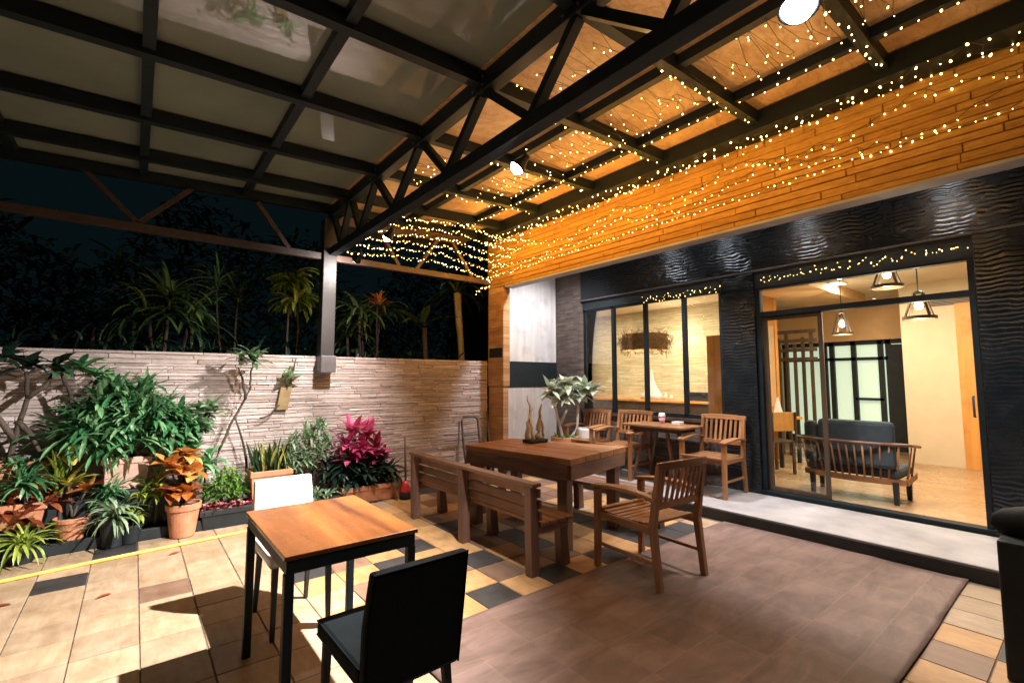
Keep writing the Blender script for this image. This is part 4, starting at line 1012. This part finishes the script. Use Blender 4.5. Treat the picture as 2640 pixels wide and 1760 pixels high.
# tall green leaves behind the croton
T = thing('iris_plant', (-.42, 5.64, .07), 'upright slim leaved plant behind the yellow croton', 'plant', 'plants along the garden wall')
mb = MB(); mb.rosette((-.44, 5.65, .50), 26, .42, .030, (.7, 1.45), (.2, .9), (.1, .9), 6, .3, .4, .05); mb.build('foliage', 'lf_lime', T)
stems(T, [curve((-.44, 5.65, .07), (-.44, 5.65, .52), 3, .004)], .014, .012)
# spider plants at the front
for (x, y, z, n_, l_, lab) in ((-.63, 5.43, .13, 60, .36, 'light green spider plant spilling over the paving at the far left'), (-.08, 5.46, .26, 54, .30, 'spiky green spider plant in front of the pale pink pot')):
    T = thing('spider_plant', (x, y, 0), lab, 'plant', 'spider plants')
    pot_round(T, x, y + .03, .004, .10, z - .01, 'black')
    mb = MB(); mb.rosette((x, y, z), n_, l_, .022, (.0, 1.4), (.9, 2.1), (.2, 1), 7, .3, .4, .03); mb.build('foliage', 'lf_pale' if x > -.5 else 'lf_lime', T)
T = thing('croton_seedling', (.02, 5.50, .0), 'small curled lime croton between the spider plant and round pot', 'plant', 'plants along the garden wall')
pot_round(T, .04, 5.52, .004, .09, .16, 'black')
mb = MB(); mb.rosette((.06, 5.52, .22), 12, .20, .05, (.3, 1.3), (.9, 2.4), (.3, 1), 6, .25, .25); mb.rosette((.10, 5.50, .40), 8, .16, .045, (.3, 1.3), (.9, 2.4), (.3, 1), 6, .25, .25); mb.build('foliage', 'lf_lime', T)
stems(T, [curve((.05, 5.52, .14), (.10, 5.5, .42), 4, .004)], .008, .006)
# fillers that close the gaps between the pots
for k, (x, y, z, n_, l_, w_, mt, lab) in enumerate(((-.66, 5.60, .60, 60, .30, .026, 'lf_green', 'arching green grass clump spilling over the pale red trough'), (-.12, 5.62, .42, 55, .26, .024, 'lf_green', 'dark green strappy clump hanging in front of the pale pink pot'),
        (.22, 5.60, .40, 50, .24, .028, 'lf_lime', 'lime green strappy clump between pale pink pot and round pot'), (-.90, 5.58, .52, 50, .30, .03, 'lf_green', 'loose green clump at the far left edge of the bed'), (.60, 5.66, .60, 44, .22, .05, 'lf_green', 'broad green leaves behind the curly fern'),
        (1.30, 5.72, .46, 40, .22, .03, 'lf_green', 'low green clump behind the square terracotta pot'), (1.84, 5.70, .40, 46, .26, .03, 'lf_dark', 'dark strappy clump left of the magenta cordyline'))):
    T = thing('strappy_plant', (x, y, 0), lab, 'plant', 'plants along the garden wall')
    stems(T, [curve((x, y + .02, .08 if y < 5.65 else .0), (x, y, z), 4, .006)], .014, .010)
    mb = MB(); mb.rosette((x, y, z), n_, l_, w_, (-.1, 1.45), (.7, 2.0), (0, 1), 6, .3, .4, .05); mb.build('foliage', mt, T)
# orange croton in round pot
T = thing('potted_plant', (.42, 5.50, 0), 'orange and dark red croton in a round terracotta pot on the paving', 'potted plant', 'plants along the garden wall')
pot_round(T, .42, 5.44, .006, .135, .30)
tips = [(.30, 5.42, .42), (.44, 5.38, .40), (.36, 5.44, .58), (.50, 5.44, .56), (.44, 5.46, .72), (.30, 5.46, .66)]
stems(T, [curve((.42, 5.44, .26), t, 4, .008) for t in tips], .011, .007)
for i, t in enumerate(tips):
    mb = MB(); mb.rosette(t, 13, .18, .105, (-.2, 1.3), (.4, 1.6), ((.0, .5) if i < 2 else (.3, 1)), 5, .2, .2, .02); mb.build('leaf_cluster', 'lf_croton', T)
# fern with pink flowers in dark box
T = thing('planter_box', (.80, 5.60, 0), 'dark planter box of curly bright fern edged with pink flowers', 'planter', 'plants along the garden wall')
pot_rect(T, .56, 1.03, 5.46, 5.80, .003, .19, 'black', 'box'); box(.58, 1.01, 5.49, 5.77, .13, .16).build('soil', 'soil', T)
mb = MB()
for k in range(760):
    a = rj(0, 2 * PI); rr_ = math.sqrt(random.random()); x = .79 + .21 * rr_ * math.cos(a); y = 5.64 + .13 * rr_ * math.sin(a); z = .22 + .34 * (1 - rr_ ** 2 * .8) * random.random() ** .5
    mb.blade((x, y, z), rj(0, 6.28), rj(.2, 1.4), rj(-1.4, -.2), rj(.07, .14), rj(.008, .018), 5, .2, .15 + .8 * min(1, (z - .2) / .36) * rj(.7, 1.1), .4)
mb.build('foliage', 'lf_bright', T)
mb = MB()
for k in range(85):
    c = (rj(.57, 1.02), rj(5.44, 5.54), rj(.17, .25))
    mb.rosette(c, 5, .026, .024, (.1, .9), (.1, .5), (0, 1), 2, .1, .2, .002)
mb.build('blossom', 'petal', T)
mb = MB()
for k in range(60): mb.blade((rj(.57, 1.02), rj(5.46, 5.54), rj(.15, .2)), rj(0, 6.28), rj(.2, 1.2), rj(-.8, .2), rj(.04, .08), .02, 3, .2, rj(0, .6), .3)
mb.build('foliage', 'lf_red', T)
# central frangipani
frangipani('frangipani_sapling', (.70, 5.82, 0), [[(.80, 5.84, .0), (.70, 5.82, .60), (.82, 5.80, .98), (.99, 5.78, 1.36), (.98, 5.76, 1.50), (1.0, 5.74, 1.62)], [(.945, 5.78, 1.24), (.91, 5.78, 1.45), (.86, 5.76, 1.58)], [(1.02, 5.84, .30), (.96, 5.82, .72), (.86, 5.80, 1.04)]],
           [(1.01, 5.74, 1.64), (.90, 5.74, 1.66), (.97, 5.70, 1.72)], 'slender bare stemmed frangipani sapling against the lit stone wall', .21, .055, 15, 'lf_pale', .016, 'tree', (.1, .7))
# wall mounted orchid with paper bag
T = thing('hanging_orchid', (1.38, 5.96, 1.4), 'pale leaved orchid with a kraft paper bag hung on the stone wall', 'plant', 'plants along the garden wall')
mb = MB(); mb.rosette((1.40, 5.90, 1.46), 12, .20, .055, (-1.0, 1.3), (.1, .8), (.3, 1), 5, .2, .2, .02); mb.build('foliage', 'lf_pale', T)
mb = MB().prism([(1.33, 5.945), (1.45, 5.945), (1.45, 5.995), (1.33, 5.995)], 1.10, 1.36); vs = mb.v
mb.v = [(x - .04 * (z < 1.2), y, z) for x, y, z in vs]; mb.build('paper_bag', 'bag', T, bevel=.006)
stems(T, [curve((1.32, 5.95, 1.16), (1.12, 5.93, 1.02), 5, .008, (0, 0, -.04)), curve((1.42, 5.93, 1.4), (1.47, 5.90, 1.70), 4, .005)], .012, .008)
# snake plant in rectangular pot
T = thing('potted_plant', (1.17, 5.58, 0), 'yellow edged snake plant in a square terracotta pot behind the white chair', 'potted plant', 'plants along the garden wall')
box(1.02, 1.33, 5.52, 5.76, .0, .11).build('stand', 'black', T, bevel=.006)
pot_rect(T, .98, 1.37, 5.48, 5.80, .112, .39, 'terra'); box(1.0, 1.35, 5.51, 5.77, .455, .475).build('soil', 'soil', T)
mb = MB()
for k in range(44):
    mb.blade((rj(1.02, 1.33), rj(5.54, 5.74), .47), rj(0, 6.28), rj(1.2, 1.55), rj(1.0, 1.5), rj(.22, .38), rj(.035, .055), 6, .35, 1.0 if k % 3 == 0 else rj(0, .5), .15, rj(-.6, .6))
mb.build('foliage', 'lf_snake', T)
# grey green bushes
T = thing('grey_shrub', (1.55, 5.72, 0), 'grey green feathery shrub between the snake plant and the pink cordyline', 'shrub', 'plants along the garden wall')
tips = [(1.45, 5.74, .72), (1.60, 5.72, .80), (1.72, 5.74, .86), (1.52, 5.66, .58), (1.68, 5.66, .62), (1.80, 5.70, .70), (1.40, 5.70, .52)]
stems(T, [curve((1.58 + rj(-.06, .06), 5.76, .0), t, 5, .012) for t in tips], .012, .006)
for i, t in enumerate(tips):
    mb = MB(); mb.rosette(t, 62, .18, .022, (-.4, 1.4), (.3, 1.4), (.1, 1), 4, .2, .4, .06); mb.build('leaf_cluster', 'lf_pale', T)
for x in (1.46, 1.60):
    pass
T = thing('stone_pot', (1.47, 5.62, 0), 'tall grey tapered pot standing behind the white chair', 'pot')
MB().lathe([(.001, 0), (.06, 0), (.10, .38), (.105, .40), (.09, .40), (.085, .36), (.001, .36)], (1.50, 5.60, .0), 20).build('pot_body', 'grey', T, smooth=False)
# small plant in dark box in front
T = thing('planter_box', (1.66, 5.50, 0), 'small dark box of low green leaves beside the brick trough', 'planter', 'plants along the garden wall')
pot_rect(T, 1.46, 1.88, 5.46, 5.64, .003, .15, 'black', 'box'); box(1.48, 1.86, 5.48, 5.62, .10, .125).build('soil', 'soil', T)
mb = MB()
for k in range(8): mb.rosette((rj(1.5, 1.84), rj(5.48, 5.6), .14), 12, .16, .03, (.1, 1.4), (.5, 1.4), (.2, 1), 4, .25, .35, .02)
mb.build('foliage', 'lf_pale', T)
# pink cordyline in brick trough
T = thing('cordyline', (2.16, 5.64, 0), 'magenta topped cordyline with dark lower leaves in a long brick trough', 'potted plant', 'plants along the garden wall')
pot_rect(T, 1.92, 2.70, 5.50, 5.84, .003, .20, 'terra', 'trough'); box(1.95, 2.67, 5.53, 5.81, .15, .17).build('soil', 'soil', T)
heads = [(2.10, 5.66, .80), (2.25, 5.66, .76), (2.00, 5.62, .64), (2.36, 5.64, .60), (2.16, 5.58, .60), (2.30, 5.58, .52), (2.02, 5.56, .50), (2.42, 5.60, .46)]
stems(T, [curve((2.18 + rj(-.1, .1), 5.68, .16), t, 4, .01) for t in heads], .014, .009)
for i, t in enumerate(heads):
    mb = MB(); mb.rosette(t, 20 if i < 2 else 15, .29 if i < 5 else .24, .088, (.2 if i < 2 else -.1, 1.4), (.3, 1.1), (.35, 1) if i < 2 else (.0, .85), 5, .25, .22, .02); mb.build('leaf_cluster', 'lf_pink', T)
mb = MB()
for k in range(20): mb.rosette((rj(1.92, 2.52), rj(5.52, 5.76), rj(.22, .48)), 15, .28, .055, (-.4, 1.0), (.4, 1.3), (0, .8), 5, .25, .3, .03)
mb.build('foliage', 'lf_dark', T)
# potted frangipani on the platform, strongly lit
T = thing('potted_frangipani', (5.12, 5.30, .12), 'white lit frangipani in a terracotta pot by the whitewashed boards', 'potted plant')
pot_round(T, 5.20, 5.22, .121, .20, .46); MB().lathe([(.001, 0), (.11, 0), (.15, .56), (.13, .58), (.11, .50), (.001, .50)], (5.56, 5.12, .121), 18).build('cache_pot', 'paper', T, bevel=.004)
for p in ([(5.20, 5.22, .42), (5.10, 5.24, .80), (4.98, 5.22, 1.08), (4.92, 5.2, 1.22)], [(5.12, 5.24, .75), (5.24, 5.2, 1.0), (5.30, 5.2, 1.28)], [(5.24, 5.22, .42), (5.42, 5.16, .72), (5.44, 5.16, 1.05), (5.52, 5.1, 1.28)]):
    q_ = []
    for a, b in zip(p[:-1], p[1:]): q_ += curve(a, b, 3, .008)[:-1]
    q_.append(Vector(p[-1])); MB().tube(q_, [.024 * (1 - .5 * i / len(q_)) for i in range(len(q_))], 8).build('branch', 'panelwhite', T, smooth=True)
for t in ((4.90, 5.2, 1.28), (5.0, 5.16, 1.12), (5.16, 5.12, 1.38), (5.66, 5.02, 1.30), (5.30, 5.18, 1.33), (5.54, 5.08, 1.33), (5.42, 5.12, 1.22), (5.12, 5.14, 1.20)):
    mb = MB(); mb.rosette(t, 22, .27, .11, (-.5, 1.1), (.2, .9), (.6, 1), 5, .15, .2, .02); mb.build('leaf_cluster', 'lf_frost', T)
mb = MB()
for k in range(70): mb.blade((5.20 + rj(-.15, .15), 5.20 + rj(-.14, .14), .56), rj(0, 6.28), rj(.2, 1.4), rj(-1, .4), rj(.07, .14), .018, 4, .2, rj(.2, 1), .35)
mb.build('undergrowth', 'lf_bright', T)

# ------------------------------------------------------------------ planting beyond the wall
def palm(name, base, heads, label, Ln, W_, n, mat, el=(-.3, 1.3), droop=(.8, 2.0), r=.03):
    T = thing(name, (base[0], base[1], 0), label, 'plant', 'plants beyond the garden wall')
    for h in heads:
        MB().tube(curve((base[0] + rj(-.1, .1), base[1], -.02), h, 6, .02), [r * (1 - .06 * i) for i in range(7)], 7).build('stem', 'bark', T, smooth=True)
        mb = MB(); mb.rosette(h, n, Ln, W_, el, droop, (0, 1), 7, .3, .4, .05); mb.build('leaf_cluster', mat, T)
palm('pandanus', (.30, 7.2), [(.28, 7.15, 2.45), (.5, 7.2, 2.2), (.1, 7.2, 2.25)], 'arching narrow leaved pandanus rising behind the bushy plants', .75, .045, 46, 'lf_night')
palm('dracaena', (1.62, 6.75), [(1.60, 6.75, 2.78), (1.66, 6.72, 2.5)], 'bright drooping dracaena head just left of the pergola column', .42, .055, 44, 'lf_lime', (-.2, 1.0), (.9, 2.0), .018)
palm('dracaena', (1.05, 7.3), [(1.05, 7.3, 2.55), (.8, 7.4, 2.7)], 'thin dim dracaena midway between pandanus and column', .45, .035, 26, 'lf_night', (.2, 1.4), (.5, 1.6), .018)
palm('pandanus', (2.85, 7.4), [(2.8, 7.4, 2.35), (3.1, 7.35, 2.55), (2.55, 7.3, 2.15), (2.7, 7.2, 2.5)], 'spreading pandanus right of the pergola column', .62, .040, 34, 'lf_night')
palm('bromeliad', (2.9, 7.0), [(2.88, 6.95, 2.62)], 'reddish orange bromeliad above the right hand pandanus', .26, .045, 20, 'lf_croton', (.0, 1.3), (.2, .9), .015)
T = thing('palm_tree', (4.55, 7.2, 0), 'slim bare palm trunk with high fronds behind the corner post', 'tree', 'plants beyond the garden wall')
MB().tube(curve((4.62, 7.2, -.02), (4.48, 7.2, 3.0), 7, .02, (.05, 0, 0)), [.07, .065, .06, .055, .055, .06, .065, .07], 9).build('trunk', 'drift', T, smooth=True)
mb = MB(); mb.rosette((4.45, 7.2, 3.0), 26, .95, .06, (-.1, 1.3), (.9, 1.9), (0, 1), 8, .3, .4, .03); mb.build('crown', 'lf_night', T)
T = thing('banana_plant', (3.75, 7.0, 0), 'dim broad leaf plant under the end truss near the corner', 'plant', 'plants beyond the garden wall')
MB().tube(curve((3.75, 7.0, -.02), (3.7, 6.95, 2.3), 5, .02), .04, 8).build('stem', 'bark', T, smooth=True)
mb = MB(); mb.rosette((3.7, 6.95, 2.35), 7, .75, .13, (.3, 1.2), (.3, 1.1), (.2, .7), 7, .25, .2, .03); mb.build('leaf_cluster', 'lf_night', T)
for k, (x, y, z, lab) in enumerate(((-1.9, 8.2, 2.7, 'tall dark dracaena at the far left beyond the wall'), (-.4, 7.4, 2.1, 'low dark palm behind the left end of the wall'), (-1.7, 7.2, 2.0, 'low dark palm past the left wall end'))):
    palm('dracaena', (x, y), [(x, y, z), (x + .3, y + .1, z - .35), (x - .25, y, z - .6)], lab, .7, .05, 26, 'lf_dark')
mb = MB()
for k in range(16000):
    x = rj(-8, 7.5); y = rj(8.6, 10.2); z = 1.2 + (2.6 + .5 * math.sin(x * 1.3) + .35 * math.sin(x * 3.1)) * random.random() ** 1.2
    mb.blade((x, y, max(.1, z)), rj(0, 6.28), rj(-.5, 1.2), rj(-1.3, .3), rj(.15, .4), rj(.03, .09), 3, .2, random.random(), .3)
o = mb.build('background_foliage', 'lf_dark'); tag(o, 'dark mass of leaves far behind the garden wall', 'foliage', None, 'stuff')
mb = MB()
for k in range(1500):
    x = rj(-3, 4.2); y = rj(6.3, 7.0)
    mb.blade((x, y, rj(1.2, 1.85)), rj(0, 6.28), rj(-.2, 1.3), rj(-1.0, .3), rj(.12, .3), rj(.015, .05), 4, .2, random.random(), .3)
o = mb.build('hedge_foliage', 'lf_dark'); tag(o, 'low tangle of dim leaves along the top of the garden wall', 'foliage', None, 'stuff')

# litter on the paving
for k, (x, y, lab) in enumerate(((.30, 4.92, 'dry brown fallen leaf on the paving left of the white chair'), (-.55, 4.50, 'curled fallen leaf on the paving at the far left'), (1.55, 5.05, 'fallen leaf on the paving in front of the magenta cordyline'), (-.05, 4.30, 'small fallen leaf on the paving in the bright patch'))):
    mb = MB(); mb.blade((x, y, .004), rj(0, 6.28), .12, -.10, .09, .035, 5, .3, rj(.2, .8), .2); tag(mb.build('fallen_leaf', 'lf_red'), lab, 'leaf', 'fallen leaves')
